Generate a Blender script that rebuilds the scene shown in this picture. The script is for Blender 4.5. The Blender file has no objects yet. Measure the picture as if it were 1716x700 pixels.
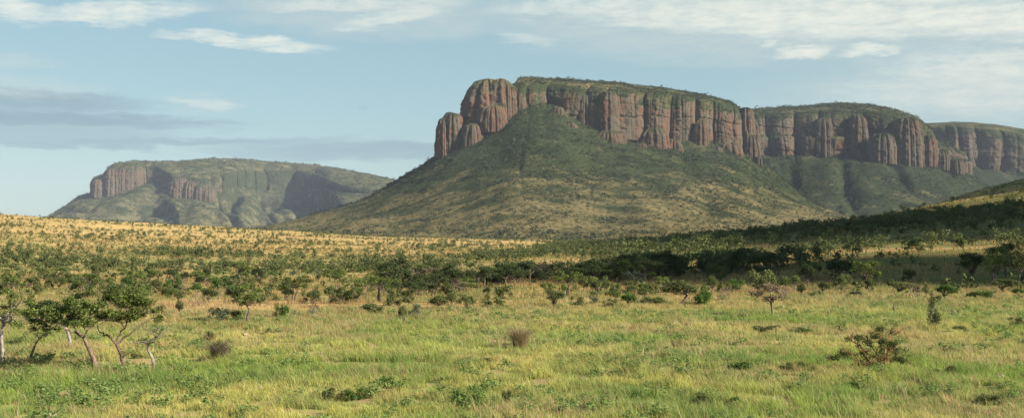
import bpy, math
import numpy as np
R = math.radians
rng = np.random.default_rng(7)
FP, CX, HY, CAMZ = 2071.0, 858.0, 400.0, 6.0          # focal length and frame centre in photo pixels, eye height
C = bpy.context.scene.collection

# ------------------------------------------------------------------ noise
def h3(i, j, k):
    n = (i.astype(np.int64) * 374761393 + j.astype(np.int64) * 668265263 + k.astype(np.int64) * 2147483647 * 3) & 0xffffffff
    n = ((n ^ (n >> 13)) * 1274126177) & 0xffffffff
    n = ((n ^ (n >> 16)) * 2246822519) & 0xffffffff
    return ((n ^ (n >> 15)) & 0xffffff) / float(0xffffff)
def vn(x, y, z=0.0):
    x, y, z = np.broadcast_arrays(np.asarray(x, float), np.asarray(y, float), np.asarray(z, float))
    i, j, k = np.floor(x), np.floor(y), np.floor(z)
    u, v, w = x - i, y - j, z - k
    u, v, w = u*u*(3-2*u), v*v*(3-2*v), w*w*(3-2*w)
    o = 0
    for a in (0, 1):
        for b in (0, 1):
            for c in (0, 1):
                o = o + h3(i+a, j+b, k+c) * (u if a else 1-u) * (v if b else 1-v) * (w if c else 1-w)
    return o
def fbm(x, y, z=0.0, o=4):
    s, a, t = 0, 1.0, 0
    for q in range(o):
        s = s + a * vn(x*2**q + 17*q, y*2**q + 31*q, z*2**q + 7*q); t += a; a *= .5
    return s / t
def pillow(s, seed=0):
    """rounded rock columns side by side, with narrow deep cracks between them"""
    i = np.floor(s); f = s - i
    z0 = i * 0 + seed
    b0 = (h3(i, z0, z0) - .5) * .5; b1 = (h3(i+1, z0, z0) - .5) * .5
    lo = f < b0; hi = f > 1 + b1
    ii = np.where(lo, i-1, np.where(hi, i+1, i))
    c0 = (h3(ii, z0, z0) - .5) * .5; c1 = (h3(ii+1, z0, z0) - .5) * .5
    g = np.clip((s - ii - c0) / (1 + c1 - c0), 0, 1) * 2 - 1
    return np.sqrt(np.clip(1 - g*g, 0, 1)) + .7 * (h3(ii, z0+5, z0) - .5)

# ------------------------------------------------------------------ mesh helpers
def mesh(name, v, f, mats=(), smooth=False, attrs=None, midx=None):
    v = np.asarray(v, np.float32).reshape(-1, 3); f = np.asarray(f, np.int32)
    n, k = f.shape
    me = bpy.data.meshes.new(name)
    me.vertices.add(len(v)); me.vertices.foreach_set('co', v.ravel())
    me.loops.add(n*k); me.loops.foreach_set('vertex_index', f.ravel())
    me.polygons.add(n)
    me.polygons.foreach_set('loop_start', np.arange(0, n*k, k, dtype=np.int32))
    me.polygons.foreach_set('loop_total', np.full(n, k, np.int32))
    for m in mats: me.materials.append(m)
    if midx is not None: me.polygons.foreach_set('material_index', np.asarray(midx, np.int32))
    if smooth: me.polygons.foreach_set('use_smooth', np.ones(n, bool))
    for an, arr in (attrs or {}).items():
        arr = np.asarray(arr, np.float32)
        if arr.ndim == 1:
            a = me.attributes.new(an, 'FLOAT', 'POINT'); a.data.foreach_set('value', arr)
        else:
            a = me.attributes.new(an, 'FLOAT_COLOR', 'POINT')
            a.data.foreach_set('color', np.hstack([arr, np.ones((len(arr), 1), np.float32)]).ravel())
    me.update(calc_edges=True)
    return me
def link(name, data, parent=None, loc=None):
    o = bpy.data.objects.new(name, data); C.objects.link(o)
    if parent: o.parent = parent
    if loc is not None: o.location = loc
    return o
def tag(o, label=None, cat=None, group=None, kind=None):
    if label: o['label'] = label
    if cat: o['category'] = cat
    if group: o['group'] = group
    if kind: o['kind'] = kind
    return o
def gridf(nr, nc, off=0):
    a = np.arange(nr*nc).reshape(nr, nc)
    return np.stack([a[:-1, :-1], a[:-1, 1:], a[1:, 1:], a[1:, :-1]], -1).reshape(-1, 4) + off
class Bag:
    def __init__(s): s.v = []; s.f = []; s.n = 0; s.t = []; s.m = []
    def add(s, v, f, t=None, m=0):
        s.v.append(v); s.f.append(np.asarray(f) + s.n); s.n += len(v)
        s.t.append(np.zeros(len(v)) if t is None else t); s.m.append(np.full(len(f), m))
    def out(s): return np.concatenate(s.v), np.concatenate(s.f), np.concatenate(s.t), np.concatenate(s.m)
    def mesh(s, name, mats, smooth=False):
        v, f, t, m = s.out(); return mesh(name, v, f, mats, smooth, {'tint': t}, m)
def tube(bag, pts, rad, k=6):
    pts = np.asarray(pts, float); rad = np.asarray(rad, float)
    d = np.gradient(pts, axis=0); d /= np.linalg.norm(d, axis=1)[:, None] + 1e-9
    a = np.where(np.abs(d[:, 2:3]) > .9, [[1., 0, 0]], [[0, 0, 1.]])
    u = np.cross(d, a); u /= np.linalg.norm(u, axis=1)[:, None] + 1e-9
    w = np.cross(d, u)
    th = np.arange(k) / k * 2 * np.pi
    v = pts[:, None] + rad[:, None, None] * (u[:, None] * np.cos(th)[None, :, None] + w[:, None] * np.sin(th)[None, :, None])
    n = len(pts); a = np.arange(n*k).reshape(n, k); b = np.roll(a, -1, 1)
    f = np.stack([a[:-1], b[:-1], b[1:], a[1:]], -1).reshape(-1, 4)
    bag.add(v.reshape(-1, 3), f)
def spline(P, n):
    P = np.asarray(P, float); m = len(P)
    t = np.linspace(0, m-1, n); i = np.clip(t.astype(int), 0, m-2); f = (t - i)[:, None]
    g = lambda q: P[np.clip(q, 0, m-1)]
    p0, p1, p2, p3 = g(i-1), g(i), g(i+1), g(i+2)
    return .5*((2*p1) + (-p0+p2)*f + (2*p0-5*p1+4*p2-p3)*f*f + (-p0+3*p1-3*p2+p3)*f**3)
def leaves(r, cen, size, aspect=.55, up=.5):
    """one rhombic leaf per centre"""
    n = len(cen)
    nz = r.normal(size=(n, 3)); nz[:, 2] = np.abs(nz[:, 2]) + up; nz /= np.linalg.norm(nz, axis=1)[:, None]
    d = r.normal(size=(n, 3)); d -= nz * (d*nz).sum(1)[:, None]; d /= np.linalg.norm(d, axis=1)[:, None]
    e = np.cross(nz, d); s = (size * r.uniform(.6, 1.35, n))[:, None]
    v = np.stack([cen - d*s*.5, cen + e*s*.5*aspect, cen + d*s*.5, cen - e*s*.5*aspect], 1).reshape(-1, 3)
    return v, np.arange(n*4).reshape(n, 4), np.repeat(r.uniform(0, 1, n), 4)

# ------------------------------------------------------------------ materials
def mat(name):
    m = bpy.data.materials.new(name); m.use_nodes = True
    nt = m.node_tree; nt.nodes.clear()
    return m, nt, nt.nodes.new('ShaderNodeOutputMaterial')
def N(nt, t, **k):
    n = nt.nodes.new(t)
    for a, b in k.items():
        if a.startswith('i_'): n.inputs[a[2:].replace('_', ' ')].default_value = b
        else: setattr(n, a, b)
    return n
def mixc(nt, fac, a, b, mode='MIX'):
    n = nt.nodes.new('ShaderNodeMix'); n.data_type = 'RGBA'; n.blend_type = mode; n.clamp_factor = True
    for s, x in ((n.inputs[0], fac), (n.inputs[6], a), (n.inputs[7], b)):
        if isinstance(x, bpy.types.NodeSocket): nt.links.new(x, s)
        elif isinstance(x, (int, float)): s.default_value = x
        else: s.default_value = (*x, 1)
    return n.outputs[2]
def mth(nt, op, a, b=None, c=None, clamp=False):
    n = nt.nodes.new('ShaderNodeMath'); n.operation = op; n.use_clamp = clamp
    for s, x in zip(n.inputs, (a, b, c)):
        if x is None: continue
        if isinstance(x, bpy.types.NodeSocket): nt.links.new(x, s)
        else: s.default_value = x
    return n.outputs[0]
def noise(nt, vec, scale, detail=4, rough=.55):
    n = N(nt, 'ShaderNodeTexNoise', i_Scale=scale, i_Detail=detail, i_Roughness=rough)
    nt.links.new(vec, n.inputs['Vector']); return n.outputs['Fac']
def ramp(nt, x, lo, hi):
    n = nt.nodes.new('ShaderNodeMapRange'); n.interpolation_type = 'SMOOTHSTEP'
    nt.links.new(x, n.inputs[0]); n.inputs[1].default_value = lo; n.inputs[2].default_value = hi
    return n.outputs[0]
def attr(nt, name):
    n = N(nt, 'ShaderNodeAttribute', attribute_name=name); return n
def scaled(nt, vec, s):
    n = nt.nodes.new('ShaderNodeMapping'); n.inputs['Scale'].default_value = s; nt.links.new(vec, n.inputs[0]); return n.outputs[0]
def bump(nt, h, strength, dist):
    n = N(nt, 'ShaderNodeBump', i_Strength=strength, i_Distance=dist); nt.links.new(h, n.inputs['Height']); return n.outputs[0]

def leaf_mat(name, c0, c1, trans=.3, vary=.5):
    m, nt, out = mat(name)
    t = attr(nt, 'tint').outputs['Fac']
    inf = nt.nodes.new('ShaderNodeObjectInfo')
    col = mixc(nt, t, c0, c1)
    r = mth(nt, 'MULTIPLY_ADD', inf.outputs['Random'], vary, 1 - vary/2)
    cc = nt.nodes.new('ShaderNodeCombineColor')
    for q in range(3): nt.links.new(r, cc.inputs[q])
    col = mixc(nt, 1.0, col, cc.outputs[0], 'MULTIPLY')
    d = nt.nodes.new('ShaderNodeBsdfDiffuse'); tr = nt.nodes.new('ShaderNodeBsdfTranslucent')
    nt.links.new(col, d.inputs[0]); nt.links.new(col, tr.inputs[0])
    mx = N(nt, 'ShaderNodeMixShader'); mx.inputs[0].default_value = trans
    nt.links.new(d.outputs[0], mx.inputs[1]); nt.links.new(tr.outputs[0], mx.inputs[2])
    nt.links.new(mx.outputs[0], out.inputs[0])
    return m
def bark_mat(name, c0, c1, sc=14):
    m, nt, out = mat(name)
    tc = nt.nodes.new('ShaderNodeTexCoord').outputs['Object']
    n1 = noise(nt, scaled(nt, tc, (1, 1, .35)), sc, 4)
    col = mixc(nt, ramp(nt, n1, .35, .65), c0, c1)
    p = N(nt, 'ShaderNodeBsdfPrincipled', i_Roughness=.9)
    nt.links.new(col, p.inputs['Base Color']); nt.links.new(bump(nt, n1, .6, .02), p.inputs['Normal'])
    nt.links.new(p.outputs[0], out.inputs[0]); return m

M = {}
M['acacia'] = leaf_mat('acacia_leaf', (.070, .105, .028), (.205, .250, .075), .3)
M['dark'] = leaf_mat('dark_leaf', (.040, .060, .026), (.095, .120, .048), .25)
M['olive'] = leaf_mat('olive_leaf', (.085, .105, .040), (.175, .195, .075), .3)
M['bright'] = leaf_mat('bright_leaf', (.060, .120, .028), (.145, .225, .060), .35, .3)
M['forb'] = leaf_mat('forb_leaf', (.105, .165, .050), (.215, .290, .095), .35)
M['silver'] = leaf_mat('silver_leaf', (.095, .125, .070), (.180, .210, .130), .25, .3)
M['brownleaf'] = leaf_mat('dry_leaf', (.130, .100, .070), (.240, .185, .130), .2)
M['straw'] = leaf_mat('straw_blade', (.190, .145, .080), (.430, .350, .200), .3)
M['scrub'] = leaf_mat('scrub_leaf', (.058, .080, .032), (.155, .172, .070), .28)
M['scrub_far'] = leaf_mat('scrub_far_leaf', (.034, .050, .030), (.078, .092, .048), .1)
M['bark'] = bark_mat('tan_bark', (.09, .06, .045), (.23, .16, .115))
M['greybark'] = bark_mat('grey_bark', (.12, .10, .085), (.32, .28, .24))
M['darkbark'] = bark_mat('dark_bark', (.06, .045, .035), (.16, .12, .09))
M['redbark'] = bark_mat('red_bark', (.20, .06, .035), (.38, .15, .09))

def rock_nodes(nt, tc, red=1.0):
    n1 = noise(nt, scaled(nt, tc, (1, 1, .3)), .035, 5, .6)
    n2 = noise(nt, scaled(nt, tc, (1, 1, .12)), .16, 4, .6)
    n3 = noise(nt, scaled(nt, tc, (.25, .25, 1)), .22, 3, .6)
    n4 = noise(nt, tc, .6, 4, .65)
    c = mixc(nt, ramp(nt, n1, .38, .62), (.140*red+.018, .080, .048), (.090, .074, .052))
    c = mixc(nt, mth(nt, 'MULTIPLY', ramp(nt, n2, .5, .68), .65), c, (.13, .115, .09))
    c = mixc(nt, mth(nt, 'MULTIPLY', ramp(nt, n3, .55, .75), .4), c, (.22, .175, .125))
    n5 = noise(nt, tc, .02, 4, .6); c = mixc(nt, mth(nt, 'MULTIPLY', ramp(nt, n5, .42, .62), .7), c, (.115, .105, .078))
    c = mixc(nt, mth(nt, 'MULTIPLY', ramp(nt, n4, .45, .6), .35), c, (.10, .085, .07))
    return c, n4, n2
def mesa_mat(name, red=1.0, gold=(.180, .150, .072), green=(.043, .055, .025), dark=(.027, .037, .019)):
    m, nt, out = mat(name)
    tc = nt.nodes.new('ShaderNodeTexCoord').outputs['Object']
    a = attr(nt, 'rock').outputs['Fac']; g = attr(nt, 'gold').outputs['Fac']
    rc, b1, b2 = rock_nodes(nt, tc, red)
    s1 = noise(nt, tc, .012, 5, .6); s2 = noise(nt, tc, .11, 4, .65); s3 = noise(nt, tc, .45, 2, .5)
    gg = mth(nt, 'ADD', g, mth(nt, 'MULTIPLY', mth(nt, 'SUBTRACT', s1, .5), 2.3))
    gc = mixc(nt, ramp(nt, gg, .2, .8), green, gold)
    sp = mth(nt, 'ADD', s2, mth(nt, 'MULTIPLY', mth(nt, 'SUBTRACT', s3, .5), .35))
    gc = mixc(nt, ramp(nt, sp, .50, .60), gc, dark)
    ra = mth(nt, 'ADD', a, mth(nt, 'MULTIPLY', mth(nt, 'SUBTRACT', s2, .5), 1.1))
    sn = nt.nodes.new('ShaderNodeSeparateXYZ'); nt.links.new(nt.nodes.new('ShaderNodeNewGeometry').outputs['True Normal'], sn.inputs[0])
    ra = mth(nt, 'SUBTRACT', ra, mth(nt, 'MULTIPLY', ramp(nt, sn.outputs[2], .45, .75), .5))
    col = mixc(nt, ramp(nt, ra, .36, .56), gc, rc)
    h = mth(nt, 'ADD', b1, b2)
    p = N(nt, 'ShaderNodeBsdfDiffuse', i_Roughness=.6)
    nt.links.new(col, p.inputs[0]); nt.links.new(bump(nt, h, .7, 3.0), p.inputs['Normal'])
    nt.links.new(p.outputs[0], out.inputs[0]); return m

# ------------------------------------------------------------------ ground heights
TP = np.array([-400, 0, 200, 400, 600, 858, 1100, 1300, 1500, 1600, 1716, 2100.])
TY = np.array([0, 60, 100, 125, 150, 200, 300, 400, 500, 700, 900, 1100, 1300, 1600, 2500, 20000.])
TZ = np.array([
 [0]*12, [0]*12, [0]*12,
 [0, 0, 0, 0, .1, .2, .2, .2, .2, .2, .2, .2],
 [-.5, -.5, -.5, -.6, -.6, -.5, -.3, 0, .3, .4, .5, .8],
 [-.5, -.5, -.8, -1, -1, -.8, -.2, .6, 2.1, 2.4, 2.8, 4],
 [1, 0, -.5, -.8, -1, -.6, .6, 3, 6, 6.5, 7.2, 9],
 [4, 2, .7, .3, -.5, 0, 2.5, 6.5, 10.5, 12, 13.5, 17],
 [8, 4.8, 2.4, 1.7, .2, .6, 3.5, 9, 16, 18, 21, 26],
 [16, 12.8, 7.7, 6, 3, 1.6, 3, 8, 21, 28, 33, 42],
 [24, 21, 14.5, 10.5, 5.5, 2.5, 2, 5, 17, 36, 47, 60],
 [30, 29, 21, 15, 8, 3.5, 2, 3, 12, 42, 62, 80],
 [30, 28, 20, 14, 8.5, 4, 3, 3, 8, 34, 57, 80],
 [20, 16, 12, 9, 7, 5, 4, 4, 6, 20, 35, 60],
 [5, 5, 5, 5, 5, 5, 5, 5, 5, 8, 20, 30],
 [0]*12], float)
_gp = np.linspace(-400, 2100, 260); _gy = np.linspace(0, math.log(20001), 700)
_t = np.array([np.interp(_gp, TP, r) for r in TZ])
_t = np.array([np.interp(_gy, np.log(TY+1), _t[:, i]) for i in range(len(_gp))])       # px, logY
def _blur(a, w, ax):
    k = np.exp(-np.linspace(-2, 2, 2*w+1)**2); k /= k.sum()
    a = np.moveaxis(a, ax, -1); p = np.pad(a, [(0, 0), (w, w)], 'edge')
    return np.moveaxis(np.array([np.convolve(r, k, 'valid') for r in p]), -1, ax)
_t = _blur(_blur(_t, 12, 0), 9, 1)
def gz(x, y):
    x = np.asarray(x, float); y = np.asarray(y, float)
    px = np.clip(CX + FP * x / np.maximum(y, 40), -400, 2100); ly = np.log(np.clip(y, 0, 20000) + 1)
    a = (px + 400) / 2500 * (len(_gp)-1); b = ly / math.log(20001) * (len(_gy)-1)
    i = np.clip(a.astype(int), 0, len(_gp)-2); j = np.clip(b.astype(int), 0, len(_gy)-2); a = a-i; b = b-j
    z = _t[i, j]*(1-a)*(1-b) + _t[i+1, j]*a*(1-b) + _t[i, j+1]*(1-a)*b + _t[i+1, j+1]*a*b
    w = np.clip((y-150)/600, 0, 1)
    z = z + (fbm(x/90, y/90, 3, 3) - .5) * (.3 + 5*w) * np.clip(1.4 - y/4000, 0, 1)
    return z + (fbm(x/5, y/5, 1, 2) - .5) * .22
def edgeY(px):
    return CAMZ * FP / (np.interp(px, [0, 300, 600, 858, 1100, 1300, 1716], [545, 532, 525, 518, 511, 505, 500]) - 400)
def proj(x, y, z): return CX + FP*x/y, HY - FP*(z-CAMZ)/y
def W(px, py, Y): return np.array([(px-CX)/FP*Y, Y, CAMZ + (HY-py)/FP*Y])
def at(px, py):
    """where the sight line through that photo pixel meets the ground"""
    Ys = np.exp(np.linspace(math.log(30), math.log(2500), 900))
    xs = (px-CX)/FP*Ys; zz = gz(xs, Ys)
    d = (HY - FP*(zz-CAMZ)/Ys) - py
    k = np.where(d <= 0)[0]
    i = k[0] if len(k) else int(np.argmin(d))
    return float(xs[i]), float(Ys[i]), float(zz[i])

# ------------------------------------------------------------------ ground
rowsY = np.concatenate([np.linspace(-300, 0, 16), np.linspace(4, 36, 14)[:-1], np.exp(np.linspace(math.log(36), math.log(200), 330)),
                        np.exp(np.linspace(math.log(201), math.log(2600), 420)), np.exp(np.linspace(math.log(2700), math.log(16000), 40))])
uu = np.linspace(-.5, .5, 900)
uu = np.concatenate([np.linspace(-1.6, -.51, 60), uu, np.linspace(.51, 1.6, 60)])
Yg, Ug = np.meshgrid(rowsY, uu, indexing='ij')
Xg = Ug * np.sqrt(np.maximum(Yg, 0)**2 + 60**2)
Zg = gz(Xg, Yg)
PXg = CX + FP*Xg/np.maximum(Yg, 30)
mead = np.clip((edgeY(PXg) + 8*(fbm(Xg/12, Yg/12, 5)-.5)*2 - Yg) / 12 + .5, 0, 1)
sx0, sy0, _ = at(250, 606)
soil = .6*np.clip(1.2 - (((Xg-sx0)/3.2)**2 + ((Yg-sy0)/3.0)**2) - fbm(Xg, Yg, 2, 2)*.8, 0, 1)
gv = np.stack([Xg, Yg, Zg], -1).reshape(-1, 3)
def strips(px, py): return np.clip(seg(px, py, [(560,478),(640,474),(760,460),(900,444),(1000,438)], 7) + seg(px, py, [(1100,440),(1250,428),(1340,424)], 4)
        + seg(px, py, [(1180,432),(1350,424),(1500,419),(1740,411)], 3.4)
        + seg(px, py, [(1380,372),(1500,350),(1620,327),(1740,312)], 7) + seg(px, py, [(860,492),(1000,480),(1130,478)], 6)
        + seg(px, py, [(400,516),(600,512),(860,506)], 5) + seg(px, py, [(250,508),(430,508),(500,512)], 9), 0, 1)
def seg(px, py, pts, half, soft=.6):
    l = np.interp(px, [p[0] for p in pts], [p[1] for p in pts])
    inx = 1/(1+np.exp(-np.clip((px-pts[0][0])/14, -50, 50))) * 1/(1+np.exp(np.clip((px-pts[-1][0])/14, -50, 50)))
    return np.exp(-np.maximum(np.abs(py-l)/half - (1-soft), 0)**2/(soft**2)*1.5) * inx
PYg = HY - FP*(Zg-CAMZ)/np.maximum(Yg, 30)
straw = np.clip(.30 + .6*strips(PXg, PYg) + .6*np.clip((Yg-430)/200, 0, 1)*np.clip((1250-PXg)/200, 0, 1) - .25*np.clip((PXg-1350)/100, 0, 1)*(Yg < 420), 0, 1)

m, nt, out = mat('savanna_ground')
tc = nt.nodes.new('ShaderNodeTexCoord').outputs['Object']
ma = attr(nt, 'meadow').outputs['Fac']
n1 = noise(nt, tc, .018, 5, .6); n2 = noise(nt, tc, .12, 4, .6); n3 = noise(nt, tc, 1.2, 4, .65); n4 = noise(nt, tc, .05, 3, .5)
gold = mixc(nt, ramp(nt, n1, .35, .62), (.30, .225, .095), (.39, .285, .120))
sw_ = mth(nt, 'ADD', attr(nt, 'straw').outputs['Fac'], mth(nt, 'MULTIPLY', mth(nt, 'SUBTRACT', n2, .5), 1.5)); sw_ = mth(nt, 'ADD', sw_, mth(nt, 'MULTIPLY', mth(nt, 'SUBTRACT', n4, .5), 1.2))
gold = mixc(nt, ramp(nt, sw_, .2, .55), (.17, .175, .065), gold)
gold = mixc(nt, mth(nt, 'MULTIPLY', ramp(nt, n4, .58, .68), .4), gold, (.34, .20, .11))
gold = mixc(nt, mth(nt, 'MULTIPLY', ramp(nt, n3, .45, .7), .6), gold, (.16, .13, .06))
grn = mixc(nt, ramp(nt, n2, .35, .65), (.15, .20, .055), (.25, .24, .085))
grn = mixc(nt, ramp(nt, n3, .48, .6), grn, (.26, .17, .10))
grn = mixc(nt, attr(nt, 'soil').outputs['Fac'], grn, (.30, .19, .12)); col = mixc(nt, ma, gold, grn)
p = N(nt, 'ShaderNodeBsdfDiffuse', i_Roughness=.5)
nt.links.new(col, p.inputs[0]); nt.links.new(bump(nt, n3, .6, .3), p.inputs['Normal'])
nt.links.new(p.outputs[0], out.inputs[0])
tag(link('ground', mesh('ground', gv, gridf(*Yg.shape), [m], True, {'meadow': mead.ravel(), 'straw': straw.ravel(), 'soil': soil.ravel()})),
    'rolling savanna ground, green meadow in front and golden plain beyond', 'ground', kind='structure')

# ------------------------------------------------------------------ mountains
def stations(tab, n):
    """tab rows: T(px,py,Y) B(px,py,Y) F(px,py,Y) K(px,py,Y)"""
    a = np.array([[W(*r[i:i+3]) for i in (0, 3, 6, 9)] for r in tab])      # st,4,3
    t = np.linspace(0, len(a)-1, n)
    o = np.stack([[np.interp(t, np.arange(len(a)), a[:, i, c]) for c in range(3)] for i in range(4)])  # 4,3,n
    o = _blur(o.reshape(12, n), max(3, n//len(a)//3), 1).reshape(4, 3, n)
    return [o[i].T for i in range(4)]
def sheet(tab, n, cell, depth, rk=None, nt_=230, nc_=150, nk=50, texp=1.9, gully=14, gs=1.0, zs=1.0, seed=0, goldlow=1.0, ledge=None):
    T, B, Fo, K = stations(tab, n)
    nrm = (Fo - B); nrm[:, 2] = 0; nrm /= np.linalg.norm(nrm, axis=1)[:, None]
    nrm = _blur(nrm.T, n//25, 1).T
    ds = np.linalg.norm(np.diff(B[:, :2], axis=0), axis=1); s = np.concatenate([[0], np.cumsum(ds)])
    Bs = B.copy(); Bs[:, 2] = _blur(np.pad(B[:, 2], 0)[None], n//6, 1)[0]
    rows = []; rock = []; gold = []
    ext = np.array([0, 0, 1.]); rkv = np.interp(np.linspace(0, len(tab)-1, n), np.arange(len(tab)), rk if rk else [1.]*len(tab))
    # plateau, back to rim
    for q in np.linspace(0, 1, nk, endpoint=False):
        p_ = K + (T-K)*q; p_[:, 2] = K[:, 2] + (T[:, 2]-K[:, 2]) * q**2.2
        p_ = p_ + ext * ((fbm(p_[:, 0]/60, p_[:, 1]/60, 4, 3)-.5)*7)[:, None]
        m_ = np.clip((q-.75)/.25, 0, 1)**2
        d = disp = cliffd(s, p_[:, 2], cell, depth, seed) * m_
        rows.append(p_ + nrm*d[:, None]); rock.append(np.full(n, .0)+.1*m_); gold.append(np.full(n, .45))
    for q in np.linspace(0, 1, nc_):
        a = (1-q) * math.pi/2
        zf = math.sin(a)**.75 if a > 0 else 0; hf = 1 - math.cos(a)**.9 if a < math.pi/2 else 1
        hf = 1 - max(math.cos(a), 0)**.8
        p_ = B + (T-B)*hf; p_[:, 2] = B[:, 2] + (T[:, 2]-B[:, 2])*zf
        ii = cliffd(s, p_[:, 2], cell, depth, seed)
        if ledge is not None:
            lv = B[:, 2] + (T[:, 2]-B[:, 2])*ledge
            ii = ii - np.clip((p_[:, 2]-lv)/6, 0, 1)*16
        rows.append(p_ + nrm*ii[:, None])
        veg = fbm(s/35, p_[:, 2]/25+seed, 2, 3)
        cr = np.clip((zf - .48 + .5*(fbm(s/70, seed, 0, 2)-.5))/.4, 0, 1)
        rock.append(np.clip(1.06 - .66*cr - 1.1*np.clip(veg-.5, 0, 1)*2, 0, 1.2)*rkv); gold.append(np.full(n, .2))
    for q in np.linspace(0, 1, nt_)[1:]:
        tb = q**1.5
        p_ = B + (Fo-B)*tb; p_[:, 2] = Bs[:, 2] - (Bs[:, 2]-Fo[:, 2])*(1-(1-tb)**texp) + (B[:, 2]-Bs[:, 2])*math.exp(-(tb/.07)**1.2)
        sw = s + 60*(fbm(s/200, tb*4, 5+seed, 2)-.5)*tb*3
        rg = np.exp(-((2*vn(sw/150/gs, tb*1.6, seed) - 1)/.33)**2); r2 = np.exp(-((2*vn(sw/60/gs, tb*3.5, seed+9) - 1)/.4)**2)
        en = min(1, tb*8) * (1-tb)**.7
        dz = -gully*(rg*1.2 + r2*.5 - .5)*en + (fbm(p_[:, 0]/45, p_[:, 1]/45, 7, 3)-.5)*11*min(1, tb*20)*(1-tb*.7)
        fd = max(0, 1-tb/.035)
        d = cliffd(s, p_[:, 2], cell, depth, seed)*fd
        dz = dz + 3.0*(vn(p_[:, 2]/9, s/300, 5)-.5)*en + (fbm(s/90, tb*5, 11, 3)-.5)*16*en
        pp = p_ + nrm*d[:, None]; pp[:, 2] += dz
        rows.append(pp)
        bl = np.clip(1 - tb/.10, 0, 1)*.55*np.clip((fbm(s/30, tb*30, 3+seed, 2)-.45)*4, 0, 1)
        rock.append(np.full(n, .0) + bl)
        gold.append(np.clip((215-pp[:, 2]*zs)/190, 0, 1)*.75*goldlow + .15*(rg < .35)*(1-tb) + 0*s)
    return np.array(rows), np.array(rock), np.array(gold)

def cliffd(s, z, cell, depth, seed):
    sw = s + cell*1.1*(fbm(s/(cell*1.7), z/420, seed, 3)-.5) + 5*(vn(z/30, s/90, seed)-.5)
    A1 = .2 + 1.7*vn(s/(cell*1.9), z/600, seed+4); A2 = np.clip(1.9*fbm(s/(cell*.8), z/90, seed+6, 2)-.35, .05, 1.4)
    d = depth*A1*(pillow(sw/cell, seed+1)-.5) + .28*depth*A2*pillow(sw/(cell*.41)+3, seed+2) + .08*depth*pillow(sw/(cell*.17), seed+3)
    d = d + depth*1.1*(fbm(s/(cell*2.2), z/400, seed+8, 2)-.5) + depth*.34*(fbm(s/24, z/20, seed, 3)-.5) + depth*.2*(fbm(s/8, z/6, seed+2, 3)-.5)
    q = z/(cell*.42) + .9*fbm(s/130, seed, 2, 2); fr = q - np.floor(q)                   # bedding: each bed steps back a little
    w = h3(np.floor(q), np.floor(q)*0+seed, np.floor(q)*0); d = d + depth*(.20*(w-.5) - .16*np.clip(1-np.abs(fr-.5)*-2-1.75, 0, 1) - .10*np.clip((fr-.85)/.15, 0, 1))
    q = z/(cell*.11) + .8*fbm(s/60, seed, 4, 2); d = d + depth*.07*(h3(np.floor(q), np.floor(sw/(cell*.4)), q*0)-.5)
    return d - depth*.35
def x0_(t): return np.sin(t)
def y0_(t): return np.cos(t)
def lump(bag, px, pyb, pyt, hw, Y, ry, seed, cell=22, dep=7, ex=.62):
    """a rounded rock buttress: foot, top and half width given at its own distance"""
    c = W(px, pyb, Y); top = W(px, pyt, Y)[2]; rx = hw/FP*Y; h = top - c[2]; n, k = 180, 110
    th = np.linspace(0, 2*np.pi, n); v = np.linspace(0, 1, k)
    TH, V = np.meshgrid(th, v); a = V*np.pi/2
    rad = np.cos(a)**ex; zz = np.sin(a)**.85
    per = TH*(rx+ry)/2
    z = c[2] + h*zz
    d = dep*(pillow(per/cell*1.0+seed, seed) - .8 + .35*pillow(per/(cell*.36), seed+1) + .5*(fbm(per/9, z/9, seed, 3)-.5)) * np.clip((1-V)*5, 0, 1)
    d = d + dep*3.0*(fbm(x0_(TH)*rx/38+seed, z/75, y0_(TH)*ry/38, 3)-.5)*np.clip(1.2-V, 0, 1)*.5 + dep*.9*(fbm(x0_(TH)*rx/11+seed, z/9, y0_(TH)*ry/11, 2)-.5)
    # keep the seam closed
    w = np.clip(np.minimum(TH, 2*np.pi-TH)*8, 0, 1)
    d = d*w
    x = c[0] + np.sin(TH)*-(rx*rad + d); y = c[1] + ry*.6 + np.cos(TH)*(ry*rad + d)
    z = z + (fbm(x/20, y/20, seed, 2)-.5)*6*V
    f = gridf(k, n)
    rock = np.clip(1.05 - .6*np.clip((zz-.72)/.28, 0, 1) - 1.2*np.clip(fbm(x/22, y/22, z/30+seed, 3)-.55, 0, 1)*2, 0, 1.2)
    bag.append((np.stack([x, y, z], -1).reshape(-1, 3), f, rock.ravel()))
def mountain(name, tab, n, lumps, matr, label, **kw):
    rows, rock, gold = sheet(tab, n, **kw)
    V = [rows.reshape(-1, 3)]; Fc = [gridf(*rows.shape[:2])]; RK = [rock.ravel()]; GD = [gold.ravel()]; off = len(V[0])
    bag = []
    for l in lumps: lump(bag, *l)
    for v, f, r in bag:
        V.append(v); Fc.append(f + off); off += len(v); RK.append(r); GD.append(np.full(len(v), .3))
    me = mesh(name, np.concatenate(V), np.concatenate(Fc), [matr], True, {'rock': np.concatenate(RK), 'gold': np.concatenate(GD)})
    tag(link(name, me), label, 'mountain', kind='structure')
    return rows, rock, gold
M['mesa'] = mesa_mat('mesa_surface')
M['mesa2'] = mesa_mat('mesa_back_surface', .8, (.15, .138, .07), (.040, .050, .025))
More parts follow.
